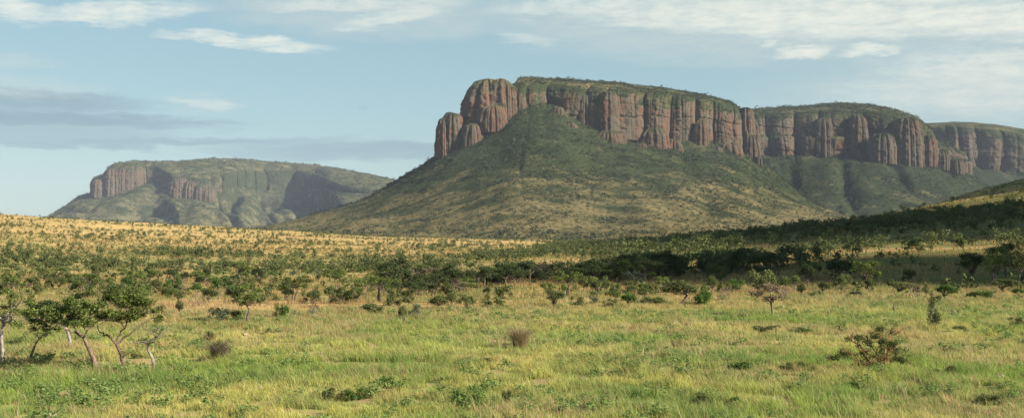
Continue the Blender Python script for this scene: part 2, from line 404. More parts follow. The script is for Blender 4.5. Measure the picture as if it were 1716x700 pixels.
main_tab = [
 (850,168,3600, 785,222,3600, 420,388,3900, 900,137,3700),
 (838,168,3250, 772,236,3200, 300,390,3000, 900,137,3500),
 (840,168,3120, 776,240,3070, 420,402,1700, 905,138,3500),
 (858,150,3110, 816,222,3040, 640,410,1300, 880,137,3500),
 (880,143,3120, 872,182,3070, 800,410,1150, 890,137,3500),
 (925,143,3180, 917,170,3140, 880,410,1120, 930,139,3500),
 (975,146,3160, 965,200,3100, 960,410,1120, 980,143,3500),
 (1040,150,3150, 1035,233,3090, 1060,409,1150, 1045,148,3500),
 (1110,157,3200, 1105,240,3140, 1190,407,1300, 1115,154,3500),
 (1180,167,3260, 1180,234,3190, 1350,402,1650, 1180,164,3500),
 (1226,177,3320, 1235,249,3240, 1470,398,2050, 1222,173,3500),
 (1248,196,3430, 1268,263,3380, 1590,390,2500, 1235,181,3560),
 (1240,200,3700, 1262,264,3700, 1500,385,3300, 1215,185,3750)]
main_l = [(1075,262,238,12,3010,22,81,12,5,.7), (1130,262,232,16,3080,26,82,14,5,.7), (1200,268,244,12,3140,20,83,12,5,.7), (867,205,138,19,3190,60,77,22,6,.5), (893,188,172,8,3100,20,71,12,5,.7), (921,208,190,11,3060,22,72,14,5,.7), (899,214,203,7,3020,16,73,10,4,.7), (935,196,178,9,3080,20,74,12,5,.7), (878,226,212,9,2985,16,75,10,4,.7), (1060,262,240,10,3040,20,76,12,5,.7), # px, foot, top, halfwidth, Y, depth half, seed, cell, dep, ex
 (816,262,128,51,3040,110,11,52,11,.80), (757,266,187,22,3000,42,12,30,8,.7), (742,264,197,11,2990,30,29,24,6,.7), (792,256,206,20,2975,34,13,22,6,.7), (838,222,130,27,3040,60,30,36,9,.7),
 (826,222,176,24,2985,34,14,20,6,.6), (850,222,140,17,3040,40,15,20,7,.45), (872,198,160,9,3050,20,16,14,4,.6),
 (951,236,203,18,3010,26,17,16,6,.6), (1021,246,152,19,3085,45,18,60,7,.35), (1022,250,218,28,3030,30,19,14,6,.7),
 (985,228,158,22,3110,35,20,16,7,.45), (1098,256,214,26,3060,30,21,20,6,.7), (1176,252,200,14,3150,22,22,14,5,.9),
 (1252,284,178,16,3300,45,23,22,7,.5), (1262,288,225,13,3270,30,24,16,6,.7), (1225,262,238,22,3180,26,25,16,5,.7),
 (1272,278,262,7,3230,14,26,10,3,.7), (1142,246,170,20,3180,36,27,24,7,.45), (902,172,150,13,3130,20,28,14,4,.6)]
g_main = mountain('mesa', main_tab, 1500, main_l, M['mesa'], 'large flat-topped red sandstone mesa with rounded cliffs above green slopes', cell=78, depth=25, seed=1, gully=8, texp=2.15, rk=[1,1,1,.9,.6,.35,.8,1,1,1,1,1,1])
tab2 = [
 (1190,194,4500, 1190,264,4400, 1150,400,3400, 1190,188,4800),
 (1260,194,4260, 1262,260,4170, 1300,398,3000, 1260,188,4600),
 (1330,191,4230, 1330,260,4150, 1380,396,2900, 1330,183,4600),
 (1400,187,4180, 1400,262,4100, 1480,392,2900, 1400,179,4600),
 (1455,189,4180, 1455,262,4100, 1570,388,3000, 1450,180,4600),
 (1505,198,4150, 1512,271,4060, 1660,384,3100, 1495,187,4550),
 (1545,216,4200, 1560,270,4130, 1760,380,3300, 1530,198,4550),
 (1568,240,4350, 1598,283,4350, 1860,376,3800, 1552,214,4600),
 (1572,246,4800, 1622,294,4800, 1900,370,4500, 1560,222,4800)]
l2 = [(1524,282,196,26,4060,70,31,30,10,.45), (1482,276,222,24,4030,50,32,26,8,.5), (1556,280,226,16,4080,46,33,22,8,.5),
      (1580,286,250,12,4120,40,34,18,6,.5), (1606,292,266,12,4150,34,35,18,6,.6), (1440,270,192,18,4110,44,36,26,8,.45), (1382,266,196,16,4130,40,37,24,8,.45)]
g_2 = mountain('mesa', tab2, 1000, l2, M['mesa2'], 'second sandstone mesa with dark cliffs to the right of the big one', cell=95, depth=30, seed=41, ledge=.42, nt_=170, goldlow=.5, gully=26)
tab3 = [
 (1500,218,5800, 1500,276,5700, 1450,392,4600, 1500,213,6200),
 (1600,213,5560, 1605,274,5450, 1600,392,4400, 1600,207,6000),
 (1660,217,5500, 1668,284,5400, 1680,392,4400, 1660,211,6000),
 (1730,228,5500, 1740,292,5400, 1780,392,4400, 1725,221,6000),
 (1900,236,5600, 1900,298,5500, 1950,392,4600, 1900,228,6000),
 (2100,240,5600, 2100,300,5500, 2150,392,4600, 2100,230,6000)]
mountain('mesa', tab3, 600, [], M['mesa2'], 'farthest dark mesa at the right edge, half hidden behind the second one', cell=110, depth=34, seed=61, ledge=.4, nt_=110, nc_=100, goldlow=.4, gully=20)
tabL = [
 (176,296,8700, 156,324,8700, -40,394,8700, 205,276,9000),
 (168,296,8080, 152,326,7980, 10,392,7500, 210,273,8700),
 (187,283,8000, 187,327,7900, 110,394,6400, 205,275,8300),
 (216,273,8000, 212,322,7900, 180,394,6200, 228,270,8250),
 (250,274,8100, 262,300,8000, 270,394,6200, 258,271,8350),
 (290,292,7850, 288,322,7780, 320,394,6000, 300,272,8600),
 (348,302,7800, 347,334,7730, 400,394,6000, 355,268,9000),
 (392,288,8150, 392,312,8100, 440,394,6300, 395,269,9100),
 (430,286,8800, 434,318,8700, 480,394,6700, 430,270,9300),
 (490,285,9000, 495,322,8900, 520,394,6800, 490,274,9400),
 (528,290,8800, 520,318,8700, 560,394,6800, 530,277,9300),
 (552,300,8050, 545,316,8020, 600,394,6300, 560,284,9200),
 (575,310,7750, 572,322,7700, 650,394,6000, 600,291,9200),
 (660,320,7600, 660,328,7560, 720,394,6000, 660,304,9000),
 (760,342,7600, 760,350,7560, 820,394,6000, 760,325,9000)]
lL = [(186,336,281,17,7900,90,51,40,14,.55), (163,332,300,11,7880,60,52,34,10,.55), (205,326,277,14,7920,80,53,34,12,.55), (228,318,272,14,7990,80,58,34,12,.6),
      (298,336,296,16,7700,70,54,36,12,.6), (318,338,302,12,7690,60,55,30,10,.6), (336,342,308,12,7680,60,56,30,10,.6), (348,344,314,9,7680,60,57,30,10,.6)]
g_L = mountain('mountain', tabL, 1100, lL, M['mesa2'], 'distant blue hazy flat-topped mountain at the left', cell=230, depth=36, seed=81, rk=[1,1,1,1,.6,.6,.75,.2,.1,.5,.1,.2,.3,.1,.1], nt_=200, nc_=90, texp=1.35, gully=95, gs=2.6, zs=.5, goldlow=.9)

# ------------------------------------------------------------------ plant library
def crown_leaves(r, bag, clumps, nl, size, m=0, up=.5, aspect=.55):
    vol = np.array([c[3]*c[4] + c[3]*c[5] for c in clumps]); vol = vol/vol.sum()
    for c, w in zip(clumps, vol):
        n = max(3, int(nl*w))
        d = r.normal(size=(n, 3)); d /= np.linalg.norm(d, axis=1)[:, None]
        rad = r.uniform(0, 1, n)**.45
        cen = np.array(c[:3]) + d*rad[:, None]*np.array([c[3], c[4], c[5]])
        # gather the leaves of a clump into sprays so gaps stay open
        k = max(2, n//14); sp = cen[:k]; idx = r.integers(0, k, n)
        cen = cen*.45 + sp[idx]*.55 + r.normal(size=(n, 3))*size*.7
        v, f, t = leaves(r, cen, size, aspect, up); bag.add(v, f, t, m)
def branch(r, bag, a, b, ra, rb, wob=.12, k=5, n=6):
    a = np.array(a, float); b = np.array(b, float); L = np.linalg.norm(b-a)
    mid1 = a + (b-a)*.35 + r.normal(size=3)*L*wob; mid2 = a + (b-a)*.7 + r.normal(size=3)*L*wob
    P = spline([a, mid1, mid2, b], n); tube(bag, P, np.linspace(ra, rb, n), k); return P
def make_plant(seed, style, H=3.4, Wd=4.2, nl=1100, size=.2, up=.5):
    r = np.random.default_rng(seed); tb, lb = Bag(), Bag(); cl = []
    if style == 'flat':
        nb = r.integers(9, 15); zf = H*r.uniform(.35, .5)
        for q in range(nb):
            a = r.uniform(0, 6.28); d = Wd*.5*math.sqrt(r.uniform(0, 1))*.85
            cl.append((math.cos(a)*d, math.sin(a)*d, H*(.93 - .25*(d/(Wd*.5))**2 - .30*r.uniform()**1.5), Wd*r.uniform(.12, .2), Wd*r.uniform(.12, .2), H*r.uniform(.05, .085)))
    elif style == 'round':
        nb = r.integers(10, 16); zf = H*r.uniform(.2, .38)
        for q in range(nb):
            d = r.normal(size=3); d /= np.linalg.norm(d); d[2] = abs(d[2])*1.25 - .5; s = r.uniform(.5, .95)
            cl.append((d[0]*Wd*.38*s, d[1]*Wd*.38*s, H*(.58 + .32*d[2]*s), Wd*r.uniform(.13, .2), Wd*r.uniform(.13, .2), H*r.uniform(.09, .15)))
    else:  # shrub
        nb = r.integers(8, 14); zf = 0
        for q in range(nb):
            a = r.uniform(0, 6.28); d = Wd*.4*math.sqrt(r.uniform())
            cl.append((math.cos(a)*d, math.sin(a)*d, H*r.uniform(.18, .82)*(1 - .25*d/(Wd*.4)), Wd*r.uniform(.11, .2), Wd*r.uniform(.11, .2), H*r.uniform(.12, .2)))
    R0 = H*.028
    if zf > 0:
        lean = r.normal(size=2)*H*.07
        ns = 1 if r.uniform() < .6 else 2
        forks = []
        for q in range(ns):
            e = np.array([lean[0] + (q*.5-.1)*Wd*.12*ns, lean[1] + r.normal()*.1, zf])
            P = branch(r, tb, (q*.08*H, 0, -.15), e, R0*1.15, R0*.75, .06, 7, 6); forks.append(e)
        for c in cl:
            e = forks[r.integers(0, len(forks))]
            branch(r, tb, e, (c[0], c[1], c[2]-c[5]*.4), R0*.55, R0*.14, .1, 4, 5)
    else:
        for c in cl: branch(r, tb, (c[0]*.12, c[1]*.12, -.1), (c[0], c[1], c[2]), R0*.5, R0*.14, .08, 4, 5)
    crown_leaves(r, lb, cl, nl, size, up=up)
    return tb, lb
LIB = {}
def lib(kind, i):
    """(trunk mesh, crown mesh, one mesh of both) for a plant kind"""
    if (kind, i) in LIB: return LIB[kind, i]
    st, H, Wd, nl, sz, lm, bm = KINDS[kind]
    r = np.random.default_rng(900+i*7+len(kind))
    tb, lb = make_plant(1000+i*13+len(kind)*101, st, H*r.uniform(.85, 1.15), Wd*r.uniform(.8, 1.2), nl, sz)
    tm = tb.mesh('trunk', [M[bm]], True); cm = lb.mesh('crown', [M[lm]])
    v1, f1, t1, m1 = tb.out(); v2, f2, t2, m2 = lb.out()
    both = mesh('tree', np.concatenate([v1, v2]), np.concatenate([f1, f2+len(v1)]), [M[bm], M[lm]], False, {'tint': np.concatenate([t1, t2])}, np.concatenate([m1, m2+1]))
    LIB[kind, i] = (tm, cm, both); return LIB[kind, i]
KINDS = {
 'flat':  ('flat', 3.6, 4.8, 2000, .20, 'acacia', 'darkbark'),
 'flatd': ('flat', 3.6, 5.2, 2300, .22, 'dark', 'darkbark'),
 'flatg': ('flat', 3.3, 4.6, 900, .18, 'brownleaf', 'greybark'),
 'roundo': ('round', 3.4, 3.2, 2200, .19, 'olive', 'darkbark'),
 'roundy': ('round', 3.2, 3.0, 2000, .18, 'bright', 'greybark'),
 'roundd': ('round', 3.6, 3.6, 2200, .20, 'dark', 'darkbark'),
 'roundb': ('round', 2.6, 2.8, 2000, .17, 'bright', 'darkbark'),
 'shrubo': ('shrub', 2.0, 2.6, 1700, .16, 'olive', 'darkbark'),
 'shrubb': ('shrub', 1.8, 2.4, 1500, .15, 'bright', 'darkbark'),
 'shrubs': ('shrub', 1.8, 2.4, 1400, .14, 'silver', 'greybark'),
 'wispy': ('shrub', 3.6, 1.9, 1500, .13, 'olive', 'greybark'),
 'shrubx': ('shrub', 1.8, 2.4, 220, .13, 'brownleaf', 'greybark'),
}
def plant(name, kind, i, x, y, z, sx, sz, rot, label, cat, group=None, parts=True):
    tm, cm, both = lib(kind, i)
    if parts:
        o = bpy.data.objects.new(name, None)
        C.objects.link(o)
        s = 'stem' if KINDS[kind][0] == 'shrub' else 'trunk'
        link(s, tm, o); link('crown' if s == 'trunk' else 'foliage', cm, o)
    else: o = link(name, both)
    o.location = (x, y, z - .03); o.scale = (sx, sx, sz); o.rotation_euler = (0, 0, rot)
    return tag(o, label, cat, group)
def bounds(me):
    a = np.empty(len(me.vertices)*3, np.float32); me.vertices.foreach_get('co', a); a = a.reshape(-1, 3)
    return a.min(0), a.max(0)

# ------------------------------------------------------------------ the flat-topped trees at the left, built one by one
def hero_tree(base, path, r0, forks, clumps, label, mt='acacia', mb='bark', name='acacia_tree', seed=0, dens=1.9, size=.105, dry=0, cat='tree'):
    r = np.random.default_rng(seed)
    x0, y0, z0 = at(*base); k = y0/FP
    L = lambda px, py, d=0: np.array([(px-base[0])*k, d, (base[1]-py)*k])
    root = tag(link(name, None, loc=(x0, y0, z0)), label, cat)
    tb = Bag(); P = spline([L(base[0], base[1]+4)] + [L(*p) for p in path], 4*len(path)+3)
    tube(tb, P, np.linspace(r0*1.1, r0*.62, len(P)) * (1 + .12*r.normal(size=len(P))), 9)
    tube(tb, [P[0]+[0, 0, -.1], P[0]+[0, 0, .05], P[1]], [r0*1.7, r0*1.35, r0*1.0], 9)
    ends = [(P[-1], r0*.6)]
    for f in forks:                                     # big limbs: list of pixel points, depth
        pts = [L(*p) for p in f[0]]; pts[-1][1] += f[1]
        Q = spline([P[min(len(P)-1, int(f[2]*(len(P)-1)))]] + pts, 9)
        Q[1:-1] += r.normal(size=Q[1:-1].shape)*.03
        tube(tb, Q, np.linspace(r0*.55, r0*.25, 9), 7); ends += [(Q[-1], r0*.28), (Q[5], r0*.32), (Q[7], r0*.3)]
    lb = Bag(); cl = []
    for c in clumps:
        d = r.uniform(-1.1, 1.1); cc = L(c[0], c[1], d); rx = c[2]*k*1.25; rz = c[3]*k*.78
        cl.append((cc[0], d, cc[2], rx, min(rx, .8), rz))
        # wandering limbs carry each clump
        e = min(ends, key=lambda q: np.linalg.norm(q[0]-cc) + (2 if q[0][2] > cc[2] else 0))
        B_ = branch(r, tb, e[0], cc - [0, 0, rz*.5], e[1]*.8, e[1]*.3, .1, 5, 7)
        for q in range(6):
            tgt = cc + r.normal(size=3)*np.array([rx*.7, .5, rz*.7])
            branch(r, tb, B_[r.integers(3, 7)], tgt, e[1]*.3, .006, .12, 4, 5)
    sub = []
    for c in cl:                                       # flat layered pads inside each clump
        for q in range(5):
            d = r.normal(size=3)*np.array([c[3]*.5, c[4]*.6, c[5]*.55])
            sub.append((c[0]+d[0], c[1]+d[1], c[2]+d[2], c[3]*.42, c[4]*.5, c[5]*.30))
    n = int(sum(math.pi*c[2]*c[3] for c in clumps)*dens)
    crown_leaves(r, lb, sub, n, size, up=.9)
    link('trunk', tb.mesh('trunk', [M[mb]], True), root); link('crown', lb.mesh('crown', [M[mt]]), root)
    return root
hero_tree((163,625), [(158,606),(148,582),(140,566)], .115, [([(122,556),(98,546)],-.4,1),([(150,548),(168,534)],.5,.95),([(126,548),(130,530)],.3,1)],
  [(62,535,20,10),(80,524,26,11),(108,516,28,11),(135,506,30,11),(160,517,32,11),(176,503,26,9),(112,534,24,8),(150,540,30,7),(84,545,18,7),(130,524,30,9),(178,531,20,7)],
  'flat-topped tree whose thick pinkish trunk leans left, foremost in the left grove', seed=1)
hero_tree((208,619), [(205,600),(199,584),(192,573)], .105, [([(180,563),(170,556)],-.3,1),([(214,563),(238,546),(256,534)],.2,.9),([(205,556),(222,538)],-.5,1)],
  [(186,499,30,9),(214,496,30,8),(205,512,36,9),(240,510,26,8),(258,518,17,7),(228,526,32,8),(192,529,26,7),(204,487,20,6),(262,534,11,5),(168,522,20,8)],
  'wide flat-topped tree with forking limbs and straight trunk, right in the left grove', seed=2)
hero_tree((5,610), [(4,585),(2,560),(8,540)], .11, [([(20,525),(32,505)],.2,1),([(-6,525),(-20,505)],-.2,1),([(14,520),(18,495)],.5,.9)],
  [(0,512,30,12),(26,505,24,10),(8,488,28,12),(-24,505,28,14),(18,537,18,7),(36,520,14,8),(-18,528,24,9),(10,462,22,14),(40,490,14,10)],
  'tree at the left edge with whitish bare limbs under a ragged crown', mb='greybark', seed=3, dens=.75)
hero_tree((117,586), [(117,570),(113,555),(108,547)], .10, [([(92,540),(80,532)],.2,1),([(118,538),(126,528)],.2,1)],
  [(100,504,22,9),(62,515,20,9),(46,528,14,8),(80,508,22,9),(124,498,20,8),(90,528,20,7)],
  'flat-topped tree with short pale trunk, standing farthest back in the left grove', mb='greybark', seed=4, mt='dark')
hero_tree((258,619), [(256,602),(248,586),(251,574)], .07, [([(258,565),(270,558),(282,549)],.1,1),([(244,572),(240,566)],.1,.9)],
  [(262,556,13,4),(274,561,10,3),(243,572,9,3),(256,570,10,4),(270,549,8,3)],
  'small crooked half-bare tree with knobbly stem beside the wide flat-topped tree', mb='greybark', seed=5, dens=.5)
hero_tree((47,611), [(53,594),(60,576),(68,566)], .055, [([(72,562),(76,560)],.1,1)],
  [(66,562,13,4),(72,560,9,3)], 'thin dark sapling leaning right with one small flat crown', mb='darkbark', mt='dark', seed=6, dens=1.0)
hero_tree((1294,532), [(1294,520),(1292,508)], .10, [([(1284,500),(1276,494)],.2,1),([(1300,500),(1308,496)],.2,1)],
  [(1292,482,18,5),(1278,492,14,6),(1306,491,12,6),(1292,500,16,5),(1300,485,12,5)],
  'small dark tree with a single trunk alone on the far edge of the meadow', mb='darkbark', mt='brownleaf', seed=8, dens=1.5, size=.15)
hero_tree((415,541), [(415,530),(418,520),(414,512)], .10, [([(406,505),(400,498)],.2,1),([(424,508),(430,498)],.2,1)],
  [(410,484,15,8),(402,495,13,7),(424,492,13,8),(414,503,15,6),(430,503,9,5)],
  'upright tree with dark trunk and round crown beyond the left grove', mb='darkbark', seed=9, dens=1.6, size=.14)

def px_plant(name, kind, i, px, pyb, wpx, hpx, label, cat, group=None):
    x, y, z = at(px, pyb); k = y/FP; tm, cm, both = lib(kind, i)
    lo, hi = bounds(both); w = max(hi[0]-lo[0], hi[1]-lo[1]); h = hi[2]
    o = plant(name, kind, i, x, y, z, wpx*k/w, hpx*k/h, rng.uniform(0, 6.28), label, cat, group); return o
EDGE = [
 ('bush','roundo',0,300,531,24,32,'round olive bush right of the left grove, on golden grass','bush'),
 ('bush','shrubs',0,368,541,42,30,'silver-leaved bush just left of the upright tree','bush'),
 ('bush','shrubs',1,350,543,16,12,'tiny silver bush at the left foot of the silver-leaved bush','bush'),
 ('bush','shrubo',0,398,538,26,22,'low green bush at the left foot of the upright tree','bush'),
 ('bush','roundo',1,352,508,34,26,'dark round bush behind the silver-leaved bush','bush'),
 ('bush','shrubb',0,473,534,30,28,'bright green bush on golden grass left of centre','bush'),
 ('bush','shrubs',2,497,532,16,14,'small pale bush touching the right side of the bright green bush','bush'),
 ('sapling','flatg',0,528,538,24,34,'small thin sapling with open crown right of the bright green bush','sapling'),
 ('bush','shrubo',1,626,527,46,24,'wide low olive bush at the meadow edge left of the slim sapling','bush'),
 ('sapling','roundo',2,675,547,18,38,'slim sapling with twin bare stems in front of the golden strip','sapling'),
 ('bush','shrubs',3,700,534,34,30,'silvery bush right behind the slim sapling','bush'),
 ('bush','roundo',3,735,521,40,30,'round olive bush at the meadow edge below the dark acacia thicket','bush'),
 ('bush','roundo',4,782,521,44,30,'broad olive bush, second one right of the silvery bush','bush'),
 ('bush','shrubo',2,826,516,50,24,'wide low bush above and left of the brown grass tussock','bush'),
 ('bush','roundo',5,928,516,42,34,'dome-shaped dark olive bush on the far meadow edge at centre','bush'),
 ('bush','shrubo',3,968,514,32,20,'low olive bush right of the dome-shaped one','bush'),
 ('bush','shrubs',0,996,512,22,20,'small grey-green bush between two olive bushes near the centre','bush'),
 ('bush','shrubo',4,1022,516,32,18,'low spreading bush left of the vase-shaped bush','bush'),
 ('bush','roundb',0,1054,518,42,32,'vase-shaped green bush with several splayed stems','bush'),
 ('bush','shrubo',0,1098,511,44,16,'very low bush between vase-shaped bush and the large spreading tree','bush'),
 ('spreading_tree','roundo',6,1140,510,74,42,'large spreading olive tree on the far meadow edge','tree'),
 ('bush','shrubb',1,1174,512,50,28,'glossy bright green bush under the large spreading tree','bush'),
 ('bush','shrubx',0,1212,505,34,24,'greyish twiggy bush right of the glossy green bush','bush'),
 ('savanna_tree','roundo',7,980,492,28,32,'lone round-crowned tree with visible trunk in front of the dark belt','tree'),
 ('bush','roundo',0,1344,499,26,28,'pale olive bush right of the lone small dark tree','bush'),
 ('bush','shrubb',2,1368,498,24,14,'small low green bush right of the pale olive bush','bush'),
 ('bush','roundo',1,1408,493,28,32,'tall pale bush standing against the dark shaded hillside','bush'),
 ('savanna_tree','roundo',3,1454,483,26,30,'small tree in sun against shaded trees right of the tall pale bush','tree'),
 ('bush','shrubs',1,1440,498,40,12,'low grey bush on golden grass below the small sunlit tree','bush'),
 ('bush','roundo',5,1508,493,50,24,'wide rounded bush left of the tall wispy shrub','bush'),
 ('bush','shrubx',1,1538,502,40,28,'grey twiggy bush just behind the tall wispy shrub','bush'),
 ('bush','roundb',1,1586,503,46,28,'full green bush right of the tall wispy shrub','bush'),
 ('bush','shrubo',1,1626,501,22,16,'small rounded bush on golden grass between two green bushes','bush'),
 ('bush','shrubb',0,1650,501,42,16,'low spreading green bush near the right edge','bush'),
 ('bush','roundo',2,1684,489,52,24,'broad olive bush in golden grass near the right edge','bush'),
 ('bush','roundb',2,1706,499,26,18,'bright green bush at the right edge of the golden strip','bush'),
 ('wispy_shrub','wispy',4,1564,550,42,80,'tall narrow wispy shrub in the meadow at the right','shrub'),
 ('twiggy_shrub','shrubx',2,1604,539,40,26,'bare greyish twiggy shrub beside the tall wispy shrub','shrub'),
 ('small_shrub','shrubo',2,553,673,52,28,'dark green leafy shrub in the near meadow, left of centre','shrub'),
 ('small_shrub','shrubb',3,592,672,42,24,'paler feathery shrub touching the dark one in the near meadow','shrub'),
 ('small_shrub','shrubb',4,655,650,46,24,'thin light green shrub above the near pair of shrubs','shrub'),
 ('small_shrub','shrubb',5,782,684,76,44,'largest green leafy shrub at the bottom centre of the meadow','shrub'),
 ('small_shrub','shrubo',4,848,676,28,26,'small upright shrub right of the largest leafy shrub','shrub'),
 ('small_shrub','shrubx',3,805,560,22,14,'little twiggy shrub left above the brown grass tussock','shrub'),
 ('silver_plant','shrubs',2,400,700,48,18,'pale silvery plant at the bottom edge of the meadow','plant'),
]
for e in EDGE: px_plant(*e)
LOW = [(796,612,80,14,'long dark patch of leafy plants above the largest leafy shrub'),(741,596,42,9,'flat dark plant clump left of the long dark patch'),
 (565,599,32,9,'low dark clump in open meadow left of centre'),(535,573,22,8,'small dark clump above the low dark clump'),(464,560,15,9,'tiny dark green clump at the far left-centre meadow'),
 (487,566,16,8,'tiny clump just right of another tiny dark green clump'),(1156,563,66,10,'long thin dark clump in the far meadow right of centre'),
 (1236,622,58,20,'dark clump in mid meadow left of the red-stemmed shrub'),(1108,648,48,16,'leafy clump in the near meadow right of centre'),
 (1180,680,64,26,'large leafy clump near the bottom, right of centre'),(1036,630,32,11,'small dark clump between scattered pink stones'),
 (878,684,26,12,'small dark clump at the bottom below the brown tussock'),(1280,558,54,16,'mixed dark clump left below the small lone dark tree'),
 (1418,655,62,20,'dense dark clump below the red-stemmed shrub'),(1584,628,52,20,'dark clump in tall grass right of the red-stemmed shrub'),
 (1702,546,34,18,'leafy clump at the right edge of the far meadow'),(1334,562,60,16,'loose clump left above the red-stemmed shrub'),
 (1322,622,52,20,'leafy clump left of the red-stemmed shrub'),(1610,556,32,12,'small clump below the bare twiggy shrub'),
 (302,612,34,14,'dark mound of plants on the bare soil patch by the grove'),(230,600,26,12,'low leafy clump between the trunks of the grove'),
 (90,668,40,12,'faint leafy clump in the lower left meadow'),(1240,680,40,18,'leafy clump by the bottom right of centre'),(1500,690,44,14,'leafy clump at the bottom right'),
 (1660,676,50,20,'dark leafy clump in the bottom right corner'),(690,585,30,8,'faint low clump in the middle of the meadow'),(958,600,36,9,'flat clump right of the brown tussock')]
for i, (px, py, w, h, lab) in enumerate(LOW):
    px_plant('leafy_clump', ('shrubo', 'shrubb', 'shrubo')[i % 3], i % 6, px, py, w, h, lab, 'low plant', 'leafy clumps in the meadow')

# the red-stemmed shrub
def stems_shrub():
    base = (1472, 622); x0, y0, z0 = at(*base); k = y0/FP; r = np.random.default_rng(33)
    L = lambda px, py, d=0: np.array([(px-base[0])*k, d, (base[1]-py)*k])
    root = tag(link('red_stemmed_shrub', None, loc=(x0, y0, z0)), 'straggly shrub with reddish bare stems and dark leaf tufts, meadow at the right', 'shrub')
    rb, lb = Bag(), Bag()
    tips = [(1400,586,-.3),(1386,600,.4),(1420,590,.1),(1436,552,0),(1440,575,.3),(1462,556,-.2),(1475,545,.2),(1490,560,.1),(1505,572,-.3),(1515,590,.2),(1498,598,.4),(1455,596,0),(1425,606,-.5),(1520,545,.3),(1486,580,-.2)]
    for q, t in enumerate(tips):
        b = L(1470 + r.uniform(-14, 8), base[1]+2, r.uniform(-.25, .25))
        P = branch(r, rb, b, L(*t), .032, .008, .12, 6, 8)
        for w in range(5):
            e = P[r.integers(3, 8)] + r.normal(size=3)*np.array([.3, .3, .14]); branch(r, rb, P[r.integers(3, 7)], e, .01, .004, .1, 4, 4)
            if r.uniform() < .75: crown_leaves(r, lb, [(e[0], e[1], e[2], .24, .24, .10)], 60, .085, up=.9)
    for c in ((1440,566),(1455,575),(1510,602),(1478,572),(1465,562),(1492,575),(1450,590),(1478,552),(1500,585),(1395,597),(1410,592)):
        p_ = L(*c, r.uniform(-.3, .3)); crown_leaves(r, lb, [(p_[0], p_[1], p_[2], .36, .35, .14)], 280, .09, up=.9)
    for w in range(26):
        branch(r, rb, L(1466+r.uniform(-10, 10), base[1], 0), L(1462+r.uniform(-28, 16), r.uniform(580, 606), r.uniform(-.4, .4)), .016, .005, .12, 5, 5)
    link('stem', rb.mesh('stem', [M['redbark']], True), root); link('foliage', lb.mesh('foliage', [M['olive']]), root)
stems_shrub()

# grass tussocks
def blades(r, cen, h, w, lean, n_seg=2, spread=.5):
    """bent tapering blades as quads + tip quad"""
    n = len(cen); a = r.uniform(0, 2*np.pi, n); d = np.stack([np.cos(a), np.sin(a)], 1)
    ln = (r.uniform(.1, 1, n)*spread)[:, None]*h[:, None]*d + np.array(lean)*h[:, None]
    b = r.uniform(0, np.pi, n); s = np.stack([np.cos(b), np.sin(b)], 1)*w[:, None]*.5
    z = np.zeros((n, 1))
    p0 = np.hstack([s, z]); m_ = np.hstack([ln*.35, h[:, None]*.62]); e = np.hstack([ln, h[:, None]*.97])
    sm = np.hstack([s*.75, z]); se = np.hstack([s*.12, z])
    v = np.stack([cen-p0, cen+p0, cen+m_+sm, cen+m_-sm, cen+e+se, cen+e-se], 1).reshape(-1, 3)
    i = np.arange(n)[:, None]*6
    f = np.concatenate([i+np.array([[0, 1, 2, 3]]), i+np.array([[3, 2, 4, 5]])])
    return v, f
def tussock(px, py, wpx, hpx, label, mt, n, seed, top=None):
    x0, y0, z0 = at(px, py); k = y0/FP; r = np.random.default_rng(seed)
    root = link('grass_tussock', None, loc=(x0, y0, z0)); tag(root, label, 'tussock')
    bag = Bag(); W_ = wpx*k; H_ = hpx*k
    cen = np.hstack([r.normal(size=(n, 2))*W_*.10, np.zeros((n, 1))-.03])
    v, f = blades(r, cen, H_*r.uniform(.35, 1.08, n)**1.2*np.clip(1.15-np.linalg.norm(cen[:, :2], axis=1)/W_*1.6, .3, 1.1), np.full(n, .016), (-.06, 0), spread=1.15*W_/H_)
    bag.add(v, f, np.repeat(r.uniform(0, 1, n), 6)); link('blade_fan', bag.mesh('blade_fan', [M[mt]]), root)
    if top:
        lb = Bag(); crown_leaves(r, lb, [(0, 0, H_*.75, W_*.4, W_*.4, H_*.3)], 500, .10); link('foliage', lb.mesh('foliage', [M[top]]), root)
tussock(871, 585, 36, 42, 'tall brown grass tussock in the middle of the meadow', 'straw', 2200, 5)
tussock(367, 607, 32, 38, 'grey-brown bushy tussock with green top, right of the grove', 'brownleaf', 1800, 6, 'olive')
tussock(352, 575, 20, 20, 'small dry tussock behind the grey-brown one', 'straw', 600, 7, 'olive')
b_ = Bag(); tube(b_, [(0, 0, -.1), (.02, 0, .35), (0, .02, .7), (.03, 0, .95)], [.07, .06, .05, .02], 7)
x, y, z = at(1498, 527)
tag(link('tree_stump', b_.mesh('tree_stump', [M['darkbark']], True), loc=(x, y, z)), 'thin dark dead stump standing in the meadow left of the tall wispy shrub', 'stump')

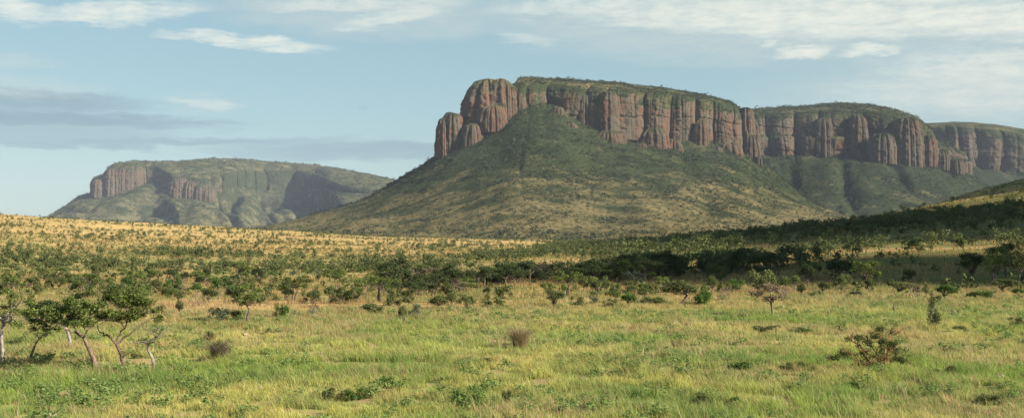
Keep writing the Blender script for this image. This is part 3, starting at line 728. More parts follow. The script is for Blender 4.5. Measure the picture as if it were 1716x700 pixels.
# rocks
m, nt, out = mat('meadow_stone')
tc = nt.nodes.new('ShaderNodeTexCoord').outputs['Object']
n1 = noise(nt, tc, 3, 5, .6); n2 = noise(nt, tc, 14, 4)
col = mixc(nt, ramp(nt, n1, .35, .65), (.36, .22, .16), (.42, .34, .27)); col = mixc(nt, mth(nt, 'MULTIPLY', ramp(nt, n2, .5, .7), .5), col, (.18, .14, .11))
p = N(nt, 'ShaderNodeBsdfPrincipled', i_Roughness=.9); nt.links.new(col, p.inputs['Base Color']); nt.links.new(bump(nt, n2, .5, .03), p.inputs['Normal']); nt.links.new(p.outputs[0], out.inputs[0]); M['stone'] = m
def rock_mesh(seed):
    r = np.random.default_rng(seed); n, k = 28, 16
    TH, PH = np.meshgrid(np.linspace(0, 2*np.pi, n), np.linspace(0, np.pi, k))
    x = np.sin(PH)*np.cos(TH); y = np.sin(PH)*np.sin(TH); z = np.cos(PH)
    d = 1 + .7*(fbm(x*1.3+seed*9, y*1.3, z*1.3, 3)-.5)
    for q in range(9):                                   # chipped facets
        c = r.normal(size=3); c /= np.linalg.norm(c); dd = x*c[0]+y*c[1]+z*c[2]; lim = r.uniform(.6, .85)
        d = np.where(dd*d > lim, lim/np.maximum(dd, .3), d)
    return mesh('rock', np.stack([x*d, y*d*.9, z*d*.75], -1).reshape(-1, 3), gridf(k, n), [M['stone']], False)
RM = [rock_mesh(i+3) for i in range(6)]
ROCKS = [(439,652,20,9,'brown rock in the meadow left of the thin light green shrub'),(588,540,24,7,'flat pinkish rock at the far meadow edge left of centre'),
 (976,638,20,9,'reddish rock, upper one of the stones near the bottom centre'),(946,668,15,7,'pale rock left in the group of stones near the bottom centre'),
 (988,678,17,8,'pinkish rock lowest in the group of stones near the bottom centre'),(1070,669,13,6,'small rock right of the group of stones at the bottom centre'),
 (1066,622,11,5,'tiny pink rock above the small rock right of the stone group'),(1238,553,12,6,'small dark red rock in the far meadow right of centre'),
 (1104,699,22,9,'rock cut by the bottom edge of the view right of centre'),(926,638,14,5,'small flat rock left of the reddish rock'),
 (1468,698,50,12,'long flat pinkish rock at the bottom right'),(1420,624,24,11,'rock beneath the left stems of the red-stemmed shrub'),(1436,630,14,8,'smaller rock touching the one beneath the red-stemmed shrub'),
 (1674,634,20,9,'rock in tall grass at the right'),(1624,561,13,7,'small rock below the twiggy shrub at the right'),(420,656,16,9,'pale rock left of the brown rock in the left meadow'),
 (388,688,18,11,'red-brown rock above the silvery plant'),(362,665,13,6,'small rock left above the red-brown rock'),(262,681,22,6,'flat tan rock in the lower left meadow'),
 (86,699,28,12,'large pink rock at the bottom left'),(410,562,10,6,'small grey rock right of the grey-brown tussock'),(1355,528,8,5,'tiny orange rock in the far meadow right of the lone small dark tree'),
 (1386,601,12,7,'small rock at the left tip of the red-stemmed shrub')]
def rock(px, py, w, h, i, label, group='scattered stones in the meadow'):
    x, y, z = at(px, py); k = y/FP
    o = link('rock', RM[i % 6], loc=(x, y, z + h*k*.12)); o.scale = (w*k*.5, w*k*.45, h*k*.9); o.rotation_euler = (rng.uniform(-.15, .15), rng.uniform(-.15, .15), rng.uniform(0, 6.28))
    tag(o, label, 'rock', group)
for i, a in enumerate(ROCKS): rock(*a[:4], i, a[4])
for i in range(46):
    px = rng.uniform(10, 1700); py = rng.uniform(545, 695); w = rng.uniform(5, 11)
    rock(px, py, w, w*.5, i, 'small brownish stone half hidden in the meadow grass')

# ------------------------------------------------------------------ trees of the plain
def density(px, py, x, y):
    cl = fbm(x/38, y/38, 9, 3); D = .0035 + .012*np.clip((cl-.52)*6, 0, 1)
    D = D + .075*seg(px, py, [(640,494),(760,486),(900,470),(1050,463),(1200,456),(1330,450)], 12)
    D = D + .06*seg(px, py, [(400,462),(520,452),(620,450),(760,444),(900,424),(1010,412),(1100,404)], 9)
    D = D + .030*seg(px, py, [(-50,446),(200,446),(430,450),(620,470)], 22)
    D = D + .026*seg(px, py, [(-50,478),(150,482),(280,484),(430,496)], 20)
    D = D + .05*seg(px, py, [(280,436),(430,436),(520,440)], 6)
    D = D + .03*seg(px, py, [(1050,404),(1200,395),(1300,387),(1400,385),(1500,378),(1620,362),(1750,346)], 8)
    D = D + .030*seg(px, py, [(1150,420),(1740,408)], 6)
    D = D + .024*seg(px, py, [(1100,412),(1300,400),(1500,385),(1750,368)], 22)
    D = D + .030*seg(px, py, [(1250,418),(1740,408)], 5)
    D = D + .030*seg(px, py, [(950,436),(1200,430),(1400,444),(1480,452)], 18)
    D = D + .040*seg(px, py, [(1300,470),(1400,462),(1520,458)], 10)
    D = D + .055*seg(px, py, [(280,520),(430,512),(640,509),(860,505),(1050,498)], 9)
    D = D + .03*seg(px, py, [(900,502),(1100,500),(1300,492),(1716,484)], 7)
    D = D + .010*seg(px, py, [(1050,492),(1300,485),(1716,470)], 7)
    D = D*.85*(.12 + 2.0*np.clip((fbm(x/80, y/30, 15, 3)-.43)*6, 0, 1))
    D = D*(1 - .8*np.clip((y-650)/500, 0, 1)*np.clip((1150-px)/100, 0, 1))
    open_ = 1 - .93*np.clip(seg(px, py, [(560,478),(640,474),(760,460),(900,444),(1000,438)], 5.5)
        + seg(px, py, [(1180,432),(1350,424),(1500,419),(1740,411)], 3.4) + seg(px, py, [(1440,450),(1500,446),(1740,450)], 22)
        + seg(px, py, [(1380,374),(1500,352),(1620,330),(1740,314)], 9) + .8*seg(px, py, [(1560,325),(1740,295)], 14) + seg(px, py, [(860,488),(1000,480),(1130,478)], 5), 0, 1)
    D = D*open_*.92*(.35 + 1.3*np.clip((fbm(x/16, y/16, 4, 2)-.3)*2.2, 0, 1))
    return D
NC = 420000
Yc = np.sqrt(rng.uniform(92**2, 1900**2, NC)); Uc = rng.uniform(-.47, .47, NC); Xc = Uc*Yc
area = .94*.5*(1900**2-92**2)
Zc = gz(Xc, Yc); PXc, PYc = proj(Xc, Yc, Zc)
ok = (rng.uniform(0, 1, NC) < density(PXc, PYc, Xc, Yc)*area/NC) & (Yc > edgeY(PXc)+5) & ((PXc < 1560) | (Yc < 850))
Xc, Yc, Zc, PXc, PYc = [a[ok] for a in (Xc, Yc, Zc, PXc, PYc)]
# hidden from view behind a crest?
order = np.argsort(Yc); Xc, Yc, Zc, PXc, PYc = [a[order] for a in (Xc, Yc, Zc, PXc, PYc)]
print('plain trees', len(Xc))
def zone(px, py):
    if py < 400 and px < 620: return 'small tree scattered over the golden slope at the left below the blue mountain'
    if px > 1040 and py < 412: return 'dark tree on the shaded hillside rising to the right'
    if px > 1250 and py < 485: return 'dark tree among those at the foot of the right-hand hillside'
    if 620 < px <= 1340 and 444 < py < 500: return 'dark flat-topped tree in the dense belt across the middle of the plain'
    if px <= 620 and py < 485: return 'green tree in the wooded hollow below the left golden slope'
    if py >= 485: return 'small tree in the thin fringe just beyond the meadow'
    return 'tree scattered over the golden plain beneath the big mesa'
ZB = {'small tree scattered over the golden slope at the left below the blue mountain': 'low bush on the golden slope at the left below the blue mountain',
 'dark tree on the shaded hillside rising to the right': 'dark bush on the shaded hillside rising to the right',
 'dark tree among those at the foot of the right-hand hillside': 'bush among the trees at the foot of the right-hand hillside',
 'dark flat-topped tree in the dense belt across the middle of the plain': 'bush under the dense tree belt across the middle of the plain',
 'green tree in the wooded hollow below the left golden slope': 'green bush in the wooded hollow below the left golden slope',
 'small tree in the thin fringe just beyond the meadow': 'low bush in the thin fringe just beyond the meadow',
 'tree scattered over the golden plain beneath the big mesa': 'bush scattered over the golden plain beneath the big mesa'}
belt = seg(PXc, PYc, [(640,494),(760,486),(900,470),(1050,463),(1200,456),(1330,450)], 14)
nT = nB = 0; rest = []
for i in range(len(Xc)):
    u = rng.uniform(); b = belt[i] > .4
    if b: kd = 'flatd' if u < .62 else ('roundd' if u < .75 else ('flatg' if u < .85 else 'flat'))
    elif PXc[i] > 1040 and PYc[i] < 470: kd = 'roundd' if u < .5 else ('flatd' if u < .7 else ('roundo' if u < .85 else 'shrubo'))
    elif Yc[i] > 330: kd = 'roundd' if u < .38 else ('roundo' if u < .6 else ('shrubo' if u < .85 else 'flat'))
    else: kd = 'flat' if u < .22 else ('roundo' if u < .42 else ('roundd' if u < .54 else ('roundy' if u < .60 else ('shrubo' if u < .82 else ('shrubs' if u < .85 else ('shrubx' if u < .89 else 'shrubb'))))))
    s = min(rng.lognormal(0, .3), 1.6)*(.70 if kd[:4] == 'flat' else (.70 if kd[:5] == 'round' else .80))*(1 - .22*min(1, max(0, (Yc[i]-150)/60))); sz = s*rng.uniform(.85, 1.1)
    bush = kd.startswith('shrub')
    if PXc[i] > 1040 and PYc[i] < 480: s *= 1.3; sz *= 1.35
    if PYc[i] > 485 and Yc[i] < 190: f_ = 1.15 if bush else .8; s *= f_; sz *= f_
    inframe = -20 < PXc[i] < 1736
    if inframe and ((bush and nB < 290) or (not bush and nT < 285)):
        z_ = zone(PXc[i], PYc[i]); 
        if bush: nB += 1
        else: nT += 1
        plant('savanna_bush' if bush else 'savanna_tree', kd, int(rng.integers(0, 8)), Xc[i], Yc[i], Zc[i], s, sz, rng.uniform(0, 6.28),
              ZB[z_] if bush else z_, 'bush' if bush else 'tree', 'bushes of the plain' if bush else 'trees of the plain', parts=Yc[i] < 260)
    else: rest.append((Xc[i], Yc[i], Zc[i], s, sz, kd))
print('individual', nT, nB, 'rest', len(rest), 'reach', Yc[min(len(Yc)-1, nT+nB)])

# the many farther ones: one mass, built from light templates
def template(seed, st, nq, q):
    r = np.random.default_rng(seed); out_ = []
    H, Wd = (3.4, 4.6) if st == 'flat' else ((3.6, 3.4) if st == 'round' else (2.0, 2.6))
    nb = 6 if st != 'flat' else 8
    cs = []
    for k in range(nb):
        a = r.uniform(0, 6.28); d = Wd*.5*math.sqrt(r.uniform())*.8
        z = H*(.86-.15*r.uniform()) if st == 'flat' else H*r.uniform(.35, .85)
        cs.append((math.cos(a)*d, math.sin(a)*d, z, Wd*.2, Wd*.2, H*(.07 if st == 'flat' else .16)))
    lb = Bag(); crown_leaves(r, lb, cs, nq, q, up=.4, aspect=.8)
    tube(lb, [(0, 0, -.2), (r.normal()*.1, 0, H*.35), (r.normal()*.3, r.normal()*.2, H*.75)], [.10, .08, .04], 4)
    v, f, t, m_ = lb.out(); return v, f, t
def scatter(name, pts, T, matr, label, cat):
    """pts: x,y,z,sxy,sz ; T list of templates ; pick"""
    V, Fs, Tt, off = [], [], [], 0
    pts = np.asarray(pts, float); pick = rng.integers(0, len(T), len(pts)) if not isinstance(T, dict) else None
    for k, (v, f, t) in enumerate(T):
        P_ = pts[pick == k]; n = len(P_)
        if not n: continue
        a = rng.uniform(0, 6.28, n); c, s_ = np.cos(a)[:, None], np.sin(a)[:, None]
        x = (v[None, :, 0]*c - v[None, :, 1]*s_)*P_[:, 3:4] + P_[:, 0:1]
        y = (v[None, :, 0]*s_ + v[None, :, 1]*c)*P_[:, 3:4] + P_[:, 1:2]
        z = v[None, :, 2]*P_[:, 4:5] + P_[:, 2:3]
        V.append(np.stack([x, y, z], -1).reshape(-1, 3)); Fs.append((f[None] + (np.arange(n)*len(v))[:, None, None]).reshape(-1, 4) + off)
        tr = rng.uniform(0, 1, n)[:, None]
        Tt.append((t[None]*.5 + tr*.5).ravel()); off += n*len(v)
    me = mesh(name, np.concatenate(V), np.concatenate(Fs), [matr], False, {'tint': np.concatenate(Tt)})
    print(name, len(pts), 'faces', len(me.polygons))
    return tag(link(name, me), label, cat, kind='stuff')
rest_t = [(r_[0], r_[1], r_[2], r_[3], r_[4]) for r_ in rest if r_[5][:5] in ('flatd', 'flat', 'flatg')]
rest_r = [(r_[0], r_[1], r_[2], r_[3], r_[4]) for r_ in rest if r_[5][:5] == 'round']
rest_s = [(r_[0], r_[1], r_[2], r_[3], r_[4]) for r_ in rest if r_[5][:5] == 'shrub']
scatter('distant_flat_topped_trees', rest_t, [template(70+i, 'flat', 130, .5) for i in range(6)], M['scrub'], 'mass of small flat-topped trees on the far plain and slopes', 'distant trees')
scatter('distant_round_trees', rest_r, [template(80+i, 'round', 110, .55) for i in range(6)], M['scrub'], 'mass of small round trees on the far plain and slopes', 'distant trees')
scatter('distant_bushes', rest_s, [template(90+i, 'shrub', 70, .5) for i in range(6)], M['scrub'], 'mass of small bushes on the far plain and slopes', 'distant bushes')

# small shrubs and tufts between the trees
n = 26000
Yb = np.sqrt(rng.uniform(130**2, 1900**2, n)); Xb = rng.uniform(-.47, .47, n)*Yb
Zb = gz(Xb, Yb); pxb, pyb = proj(Xb, Yb, Zb)
k_ = (Yb > edgeY(pxb)+4) & (fbm(Xb/30, Yb/30, 12, 3) > .44)
Xb, Yb, Zb = Xb[k_], Yb[k_], Zb[k_]; s_ = rng.uniform(.22, .62, len(Xb))
scatter('low_scrub', np.stack([Xb, Yb, Zb, s_, s_*rng.uniform(.7, 1.3, len(Xb))], 1), [template(190+i, 'shrub', 30, .75) for i in range(6)], M['scrub'], 'knee-high scrub dotted over the golden plain', 'scrub')

# scrub on the mountain slopes
def sheet_points(g, n, dens, r):
    rows, rock_, gold_ = g; a = rows[:-1, :-1]; b = rows[1:, 1:]; c = rows[:-1, 1:]; d = rows[1:, :-1]
    nrm = np.cross(b-a, d-c); ar = np.linalg.norm(nrm, axis=-1)*.5; up_ = np.abs(nrm[..., 2])/(2*ar+1e-6)
    w = (ar*np.clip((up_-.45)*4, 0, 1)*dens(rows[:-1, :-1], rock_[:-1, :-1], gold_[:-1, :-1])).ravel(); cw = np.cumsum(w); 
    i = np.searchsorted(cw, r.uniform(0, cw[-1], n)); i = np.clip(i, 0, len(w)-1); j, k = np.unravel_index(i, ar.shape)
    u, v = r.uniform(0, 1, n)[:, None], r.uniform(0, 1, n)[:, None]
    return rows[j, k]*(1-u)*(1-v) + rows[j, k+1]*u*(1-v) + rows[j+1, k]*(1-u)*v + rows[j+1, k+1]*u*v
def md(P_, rk, gd):
    c = fbm(P_[..., 0]/70, P_[..., 1]/70, 8, 3); h = np.clip((P_[..., 2]-60)/130, 0, 1)
    return (.25 + 1.6*np.clip((c-.42)*4, 0, 1))*(.35 + h)
ico = template
for g, n, lab, sc in ((g_main, 30000, 'dark scrub dotted over the slopes of the big mesa', 1.25), (g_2, 14000, 'dark scrub over the slopes of the second mesa', 1.7), (g_L, 9000, 'dark scrub over the slopes of the distant mountain', 2.6)):
    pp = sheet_points(g, n, md, rng)
    s_ = sc*rng.lognormal(0, .35, n)*.85
    scatter('mountain_scrub', np.column_stack([pp, s_*1.1, s_*.9]), [template(290+i, 'shrub', 16, 1.3) for i in range(6)], M['scrub_far'], lab, 'scrub')

# ------------------------------------------------------------------ meadow grass
def grass(name, n_t, y0, y1, nb, h0, wid, colf, label, pw=-.3, beyond=False, sig=.10, thr=.30, tuft=False):
    n = int(n_t*1.3)
    Y = (rng.uniform(0, 1, n)*(y1**(2+pw)-y0**(2+pw)) + y0**(2+pw))**(1/(2+pw)); X = rng.uniform(-.47, .47, n)*Y
    px = CX + FP*X/Y; e = edgeY(px) + 8*(fbm(X/12, Y/12, 5)-.5)*2
    k = (Y < e + 2) if not beyond else (Y > e - 16)
    k &= fbm(X/1.1, Y/1.1, 20, 2) > thr
    bx, by, _ = at(250, 606); k &= ~((((X-bx)/3.2)**2 + ((Y-by)/3.0)**2 + fbm(X, Y, 2, 2)*.8) < 1)
    X, Y = X[k], Y[k]; n = len(X); Z = gz(X, Y)
    hh = h0*(.30 + 1.4*fbm(X/1.5, Y/1.5, 21, 3)**1.3)*(.75 + .6*fbm(X/14, Y/14, 22, 2))
    X = np.repeat(X, nb) + rng.normal(size=n*nb)*sig; Yb_ = np.repeat(Y, nb) + rng.normal(size=n*nb)*sig
    h = np.repeat(hh, nb)*rng.uniform(.5, 1.25, n*nb)
    w = wid*np.sqrt(Yb_/50)*rng.uniform(.7, 1.3, n*nb)
    cen = np.stack([X, Yb_, np.repeat(Z, nb)-.02], 1)
    v, f = blades(rng, cen, h, w, (-.22, .0), spread=.75)
    col = colf(np.repeat(X, 1), Yb_, n*nb)
    if tuft: col = col*np.repeat(rng.uniform(.55, 1.3, n)[:, None]*np.array([1, 1, 1.]) + rng.uniform(-.12, .12, n)[:, None]*np.array([1, 0, .4]), nb, 0)
    col = np.repeat(col, 6, 0)
    me = mesh(name, v, f, [M['grass']], False, {'col': col}); print(name, len(f))
    tag(link(name, me), label, 'grass', kind='stuff')
m, nt, out = mat('grass_blade')
ca = attr(nt, 'col').outputs['Color']; d = nt.nodes.new('ShaderNodeBsdfDiffuse'); tr = nt.nodes.new('ShaderNodeBsdfTranslucent'); mx = N(nt, 'ShaderNodeMixShader'); mx.inputs[0].default_value = .5
nt.links.new(ca, d.inputs[0]); nt.links.new(ca, tr.inputs[0]); nt.links.new(d.outputs[0], mx.inputs[1]); nt.links.new(tr.outputs[0], mx.inputs[2]); nt.links.new(mx.outputs[0], out.inputs[0]); M['grass'] = m
def cmix(a, b, t): return np.array(a)[None]*(1-t[:, None]) + np.array(b)[None]*t[:, None]
def gcol(x, y, n):
    a = np.clip((fbm(x/9, y/9, 30, 3)-.36)*3.4, 0, 1); b = np.clip((fbm(x/3.2, y/3.2, 31, 3)-.42)*4, 0, 1)
    c = cmix((.275, .375, .088), (.515, .500, .155), a); c = c*(1-.45*b[:, None]) + np.array([.12, .22, .07])[None]*.45*b[:, None]
    u = rng.uniform(0, 1, n); dry = np.clip((fbm(x/6, y/6, 33, 3)-.45)*3, 0, 1)
    pxx = CX + FP*x/y; e = edgeY(pxx); dry = np.maximum(dry, np.clip((y - e + 26)/26, 0, 1))
    st = u < (.09 + .5*dry)
    c[st] = cmix((.46, .38, .17), (.52, .37, .24), rng.uniform(0, 1, n))[st]
    return c*rng.uniform(.75, 1.2, n)[:, None]
def ggold(x, y, n):
    a = fbm(x/10, y/10, 35, 3); c = cmix((.46, .33, .13), (.44, .27, .14), np.clip((a-.35)*3.3, 0, 1))
    gr = np.clip((fbm(x/22, y/22, 36, 3)-.36)*4, 0, 1)*np.clip((y-edgeY(CX+FP*x/y))/25, 0, 1)
    u = rng.uniform(0, 1, n) < .18 + .6*gr; c[u] = (.20, .235, .075); return c*rng.uniform(.75, 1.2, n)[:, None]
grass('meadow_grass', 92000, 36, 135, 8, .30, .020, gcol, 'green and yellow meadow grass', pw=-.8, thr=.37)
grass('tussock_grass', 15000, 36, 135, 26, .42, .016, gcol, 'denser grass tufts through the meadow', pw=-.8, sig=.11, thr=.42, tuft=True)
grass('golden_grass', 20000, 80, 230, 7, .42, .020, ggold, 'tall golden grass beyond the meadow edge', pw=-.9, beyond=True)
def tufts():
    n = 46000; Y = np.sqrt(rng.uniform(150**2, 620**2, n)); X = rng.uniform(-.47, .47, n)*Y
    k = fbm(X/4, Y/4, 61, 2) > .45; X, Y = np.repeat(X[k], 3), np.repeat(Y[k], 3); n = len(X)
    X = X + rng.normal(size=n)*.15; cen = np.stack([X, Y, gz(X, Y)], 1)
    v, f = blades(rng, cen, rng.uniform(.3, .7, n), .0045*np.sqrt(Y)*rng.uniform(.7, 1.4, n)*2.2, (-.2, 0), spread=.8)
    tag(link('grass_tufts', mesh('grass_tufts', v, f, [M['grass']], False, {'col': np.repeat(ggold(X, Y, n)*.95, 6, 0)})), 'dry grass tufts over the farther plain', 'grass', kind='stuff')
tufts()
def stalks():
    n = 9000; Y = rng.uniform(36, 120, n); X = rng.uniform(-.47, .47, n)*Y
    k = (fbm(X/8, Y/8, 44, 2) + .25*(X/Y) > .5); X, Y = X[k], Y[k]; n = len(X)
    cen = np.stack([X, Y, gz(X, Y)], 1); v, f = blades(rng, cen, rng.uniform(.4, .85, n), .012*np.sqrt(Y/50), (-.45, 0), spread=.6)
    col = np.repeat(cmix((.50, .42, .22), (.62, .52, .34), rng.uniform(0, 1, n)), 6, 0)
    tag(link('seed_stalks', mesh('seed_stalks', v, f, [M['grass']], False, {'col': col})), 'pale seeding grass stalks bending over the meadow', 'grass', kind='stuff')
stalks()
# small broad-leaved ground plants
n = 1700
Yf = (rng.uniform(0, 1, n)*(125**1.2-37**1.2) + 37**1.2)**(1/1.2); Xf = rng.uniform(-.46, .46, n)*Yf
k_ = (Yf < edgeY(CX+FP*Xf/Yf)) & (fbm(Xf/6, Yf/6, 50, 3) > .5); Xf, Yf = Xf[k_], Yf[k_]
s_ = rng.uniform(.14, .30, len(Xf))
o = scatter('ground_plants', np.stack([Xf, Yf, gz(Xf, Yf), s_*1.4, s_], 1), [template(390+i, 'shrub', 100, .30) for i in range(8)], M['forb'], 'small broad-leaved plants among the meadow grass', 'ground cover')

# ------------------------------------------------------------------ light
EL, AZ = R(27), R(118)          # azimuth from +Y (view direction) towards +X
sd = np.array([math.sin(AZ)*math.cos(EL), math.cos(AZ)*math.cos(EL), math.sin(EL)])
L_ = bpy.data.lights.new('sun', 'SUN'); L_.energy = 5.0; L_.angle = R(.5); L_.color = (1, .89, .74)
so = link('sun', L_)
from mathutils import Vector
so.rotation_euler = Vector(sd).to_track_quat('Z', 'Y').to_euler()

# unseen cloud cover off to the right, outlined to cast the right-hand hillside's shade
m, nt, out = mat('cloud_body'); p = N(nt, 'ShaderNodeBsdfDiffuse'); p.inputs[0].default_value = (.85, .86, .88, 1); nt.links.new(p.outputs[0], out.inputs[0])
def cloud(poly, alt, seed):
    P_ = np.array([at(*q) for q in poly]); c = P_.mean(0)
    ang = np.linspace(0, 2*np.pi, 97)[:-1]
    dens_ = []
    closed = np.vstack([P_, P_[:1]]); L2 = np.concatenate([[0], np.cumsum(np.linalg.norm(np.diff(closed[:, :2], axis=0), axis=1))])
    t = np.linspace(0, L2[-1], 241)[:-1]; rim = np.stack([np.interp(t, L2, closed[:, k]) for k in range(3)], 1)
    k = np.linspace(0, 1, 26)[:, None]; rings = []
    for top in (1, -1):
        for q in (np.linspace(.02, 1, 24) if top == 1 else np.linspace(1, .02, 24)[1:]):
            p_ = c + (rim - c)*q; hgt = top*38*math.sqrt(max(0, 1-q*q))
            off = (fbm(p_[:, 0]/22+seed, p_[:, 1]/22, seed, 3)-.5)
            rr = p_ + (p_-c)/(np.linalg.norm(p_-c, axis=1)[:, None]+1)*(off*22)[:, None]
            rr = rr + (sd/sd[2])*(alt - rr[:, 2:3]); rr[:, 2] += hgt*(.7+.6*off); rr[:, :2] += (sd/sd[2])[:2]*0
            rings.append(rr)
    v = np.array(rings); nr, ncx = v.shape[:2]; a = np.arange(nr*ncx).reshape(nr, ncx); b = np.roll(a, -1, 1)
    f = np.stack([a[:-1], b[:-1], b[1:], a[1:]], -1).reshape(-1, 4); return v.reshape(-1, 3), f
cb = Bag()
for poly, sdn in (([(1572,338),(1640,311),(1716,289),(1850,280),(1900,296),(1850,302),(1716,306),(1640,321)], 8),
                  ([(1060,406),(1120,402),(1200,395),(1330,386),(1430,379),(1560,368),(1760,352),(1900,350),(1900,400),(1716,404),(1500,409),(1330,413),(1180,413),(1080,411)], 2),
                  ([(1250,446),(1330,438),(1420,434),(1560,432),(1760,426),(1900,424),(1900,470),(1716,470),(1560,474),(1450,478),(1350,474),(1260,462)], 5)):
    v, f = cloud(poly, 900, sdn); cb.add(v, f)
tag(link('shade_clouds', cb.mesh('shade_clouds', [m], True)), 'low cloud cover out of view to the right, shaped to shade the hillside', 'shade_clouds', kind='stuff')

# sky
w = bpy.data.worlds.new('World'); bpy.context.scene.world = w; w.use_nodes = True
nt = w.node_tree; nt.nodes.clear(); wo = nt.nodes.new('ShaderNodeOutputWorld'); bg = nt.nodes.new('ShaderNodeBackground')
sky = nt.nodes.new('ShaderNodeTexSky'); sky.sky_type = 'NISHITA'; sky.sun_disc = False; sky.sun_elevation = EL; sky.sun_rotation = AZ
sky.air_density = 1.0; sky.dust_density = 1.2; sky.ozone_density = 1.0; sky.altitude = 1200
geo = nt.nodes.new('ShaderNodeTexCoord'); sx = nt.nodes.new('ShaderNodeSeparateXYZ'); nt.links.new(geo.outputs['Generated'], sx.inputs[0])
ax = mth(nt, 'MULTIPLY_ADD', mth(nt, 'ARCTAN2', sx.outputs[0], sx.outputs[1]), FP, CX)                 # degrees of azimuth on the photo's scale
ay = mth(nt, 'MULTIPLY_ADD', mth(nt, 'ARCSINE', sx.outputs[2]), -FP, HY)
cv = nt.nodes.new('ShaderNodeCombineXYZ'); nt.links.new(ax, cv.inputs[0]); nt.links.new(ay, cv.inputs[1])
wz = noise(nt, scaled(nt, cv.outputs[0], (.006, .02, 1)), 1, 4, .6); wz2 = noise(nt, scaled(nt, cv.outputs[0], (.01, .05, 1)), 1, 7, .68)
wx = mth(nt, 'MULTIPLY_ADD', mth(nt, 'SUBTRACT', wz, .5), 150, ax); wy = mth(nt, 'MULTIPLY_ADD', mth(nt, 'SUBTRACT', wz2, .5), 56, ay)
def ell(cx, cy, rx, ry, tilt=0, sharp=1.0):
    dx = mth(nt, 'SUBTRACT', wx, cx); dy = mth(nt, 'SUBTRACT', wy, cy)
    dy = mth(nt, 'MULTIPLY_ADD', dx, -tilt, dy)
    q = mth(nt, 'ADD', mth(nt, 'POWER', mth(nt, 'ABSOLUTE', mth(nt, 'DIVIDE', dx, rx)), 2), mth(nt, 'POWER', mth(nt, 'ABSOLUTE', mth(nt, 'DIVIDE', dy, ry)), 2))
    n = nt.nodes.new('ShaderNodeMapRange'); n.interpolation_type = 'SMOOTHSTEP'; nt.links.new(q, n.inputs[0]); n.inputs[1].default_value = 1.25; n.inputs[2].default_value = .0; n.inputs[3].default_value = 0; n.inputs[4].default_value = sharp
    return n.outputs[0]
def mx_(l):
    o = l[0]
    for q in l[1:]: o = mth(nt, 'MAXIMUM', o, q)
    return o
fine = noise(nt, scaled(nt, cv.outputs[0], (.02, .075, 1)), 1, 8, .7); fine = ramp(nt, fine, .30, .68)
fm = mth(nt, 'MULTIPLY_ADD', fine, .6, .4)
white = mx_([ell(30,40,110,22,.12), ell(200,44,160,20,-.1,.9), ell(420,80,150,13,.06,.95), ell(660,35,90,16,-.2,.7), ell(300,5,90,10,0,.6), ell(1000,14,190,20,-.05,.7), ell(620,14,200,12,-.06,.55), ell(880,70,70,10,.05,.4), ell(340,180,50,9,.15,.4),
    ell(1350,45,330,36,.05,.95), ell(1620,62,260,34,.08,.95), ell(1500,10,330,26,0,.9), ell(1150,30,260,24,.03,.8), ell(1345,97,52,12,-.08,.95), ell(1276,81,24,7,0,.7), ell(1448,101,42,9,-.03,.9), ell(1660,135,230,36,.03,.75), ell(1640,170,260,40,0,.5)])
veil = mx_([ell(620,25,300,50,.03,.8), ell(1150,60,420,60,.08,.8), ell(1600,170,400,90,0,.6), ell(60,165,180,22,0,.5), ell(30,130,110,12,-.05,.6), ell(340,180,60,16,.1,.4), ell(1450,45,700,90,.02,1), ell(1660,165,300,75,0,.95), ell(1600,60,500,70,0,.9)])
blue = mx_([ell(60,186,250,20,0,.9), ell(90,212,340,17,.01,1), ell(240,214,210,6,.0,.8), ell(250,246,430,10,-.03,.75), ell(620,254,300,20,-.02,.75), ell(100,235,250,26,0,.6), ell(612,184,10,2.5,-.1,.3)])
base = nt.nodes.new('ShaderNodeVectorMath'); base.operation = 'SCALE'; base.inputs['Scale'].default_value = .72; nt.links.new(sky.outputs[0], base.inputs[0])
SK = 1/.10
bsk = mixc(nt, 1.0, base.outputs[0], (1, 1, .93), 'MULTIPLY'); low_ = nt.nodes.new('ShaderNodeMapRange'); low_.interpolation_type = 'SMOOTHSTEP'; nt.links.new(ay, low_.inputs[0]); low_.inputs[1].default_value = -700; low_.inputs[2].default_value = 0; low_.inputs[3].default_value = 0; low_.inputs[4].default_value = .6
c = mixc(nt, low_.outputs[0], bsk, (.165*SK, .270*SK, .292*SK))
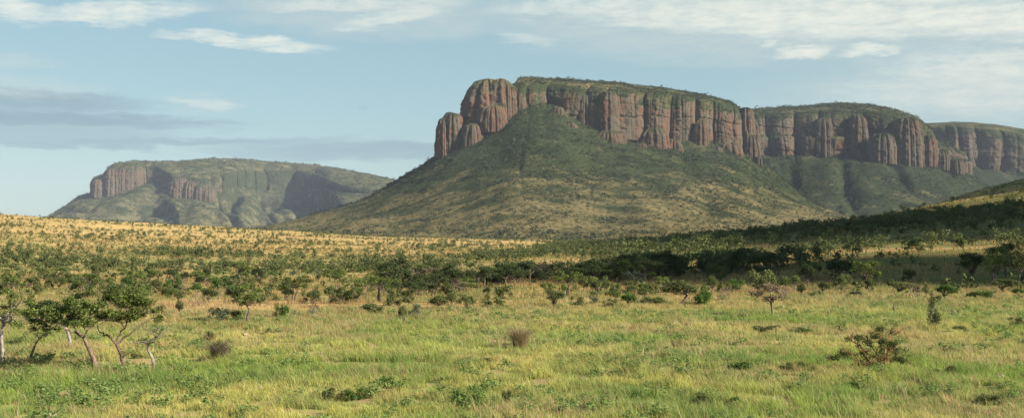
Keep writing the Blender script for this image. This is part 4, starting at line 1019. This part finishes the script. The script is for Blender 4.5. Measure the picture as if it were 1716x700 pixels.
c = mixc(nt, mth(nt, 'MULTIPLY', blue, .78), c, (.130*SK, .190*SK, .235*SK))
c = mixc(nt, mth(nt, 'MULTIPLY', mth(nt, 'MULTIPLY', veil, mth(nt, 'MULTIPLY_ADD', fine, .4, .6)), .75), c, (.33*SK, .365*SK, .345*SK))
c = mixc(nt, mth(nt, 'MULTIPLY', mth(nt, 'MULTIPLY', white, fm), .88), c, (.48*SK, .485*SK, .425*SK))
nt.links.new(c, bg.inputs[0]); bg.inputs[1].default_value = .088; nt.links.new(bg.outputs[0], wo.inputs[0])

# haze
x0, x1, y0, y1, z0, z1 = -28000, 28000, -500, 17000, -12, 760
v = [(a, b, c_) for a in (x0, x1) for b in (y0, y1) for c_ in (z0, z1)]
f = [(0, 1, 3, 2), (4, 6, 7, 5), (0, 4, 5, 1), (2, 3, 7, 6), (0, 2, 6, 4), (1, 5, 7, 3)]
m = bpy.data.materials.new('haze_air'); m.use_nodes = True; nt = m.node_tree; nt.nodes.clear(); out = nt.nodes.new('ShaderNodeOutputMaterial')
pv = nt.nodes.new('ShaderNodeVolumePrincipled'); pv.inputs['Density'].default_value = 2.3e-5; pv.inputs['Color'].default_value = (.70, .81, 1, 1)
nt.links.new(pv.outputs[0], out.inputs['Volume'])
tag(link('haze', mesh('haze', v, f, [m])), 'thin pale haze in the air over the whole landscape', 'haze', kind='stuff')

# ------------------------------------------------------------------ camera
cam = bpy.data.cameras.new('camera'); cam.sensor_width = 36; cam.lens = 36*FP/1716; cam.clip_end = 60000; cam.clip_start = .5
cam.shift_y = (HY-350)/1716
co = link('camera', cam, loc=(0, 0, CAMZ)); co.rotation_euler = (R(90), 0, 0)
sc = bpy.context.scene; sc.camera = co
sc.render.engine = 'CYCLES'
sc.view_settings.view_transform = 'Standard'; sc.view_settings.look = 'None'; sc.view_settings.exposure = 1.12; sc.view_settings.gamma = 1
sc.cycles.max_bounces = 5; sc.cycles.diffuse_bounces = 3; sc.cycles.transmission_bounces = 3; sc.cycles.volume_bounces = 0
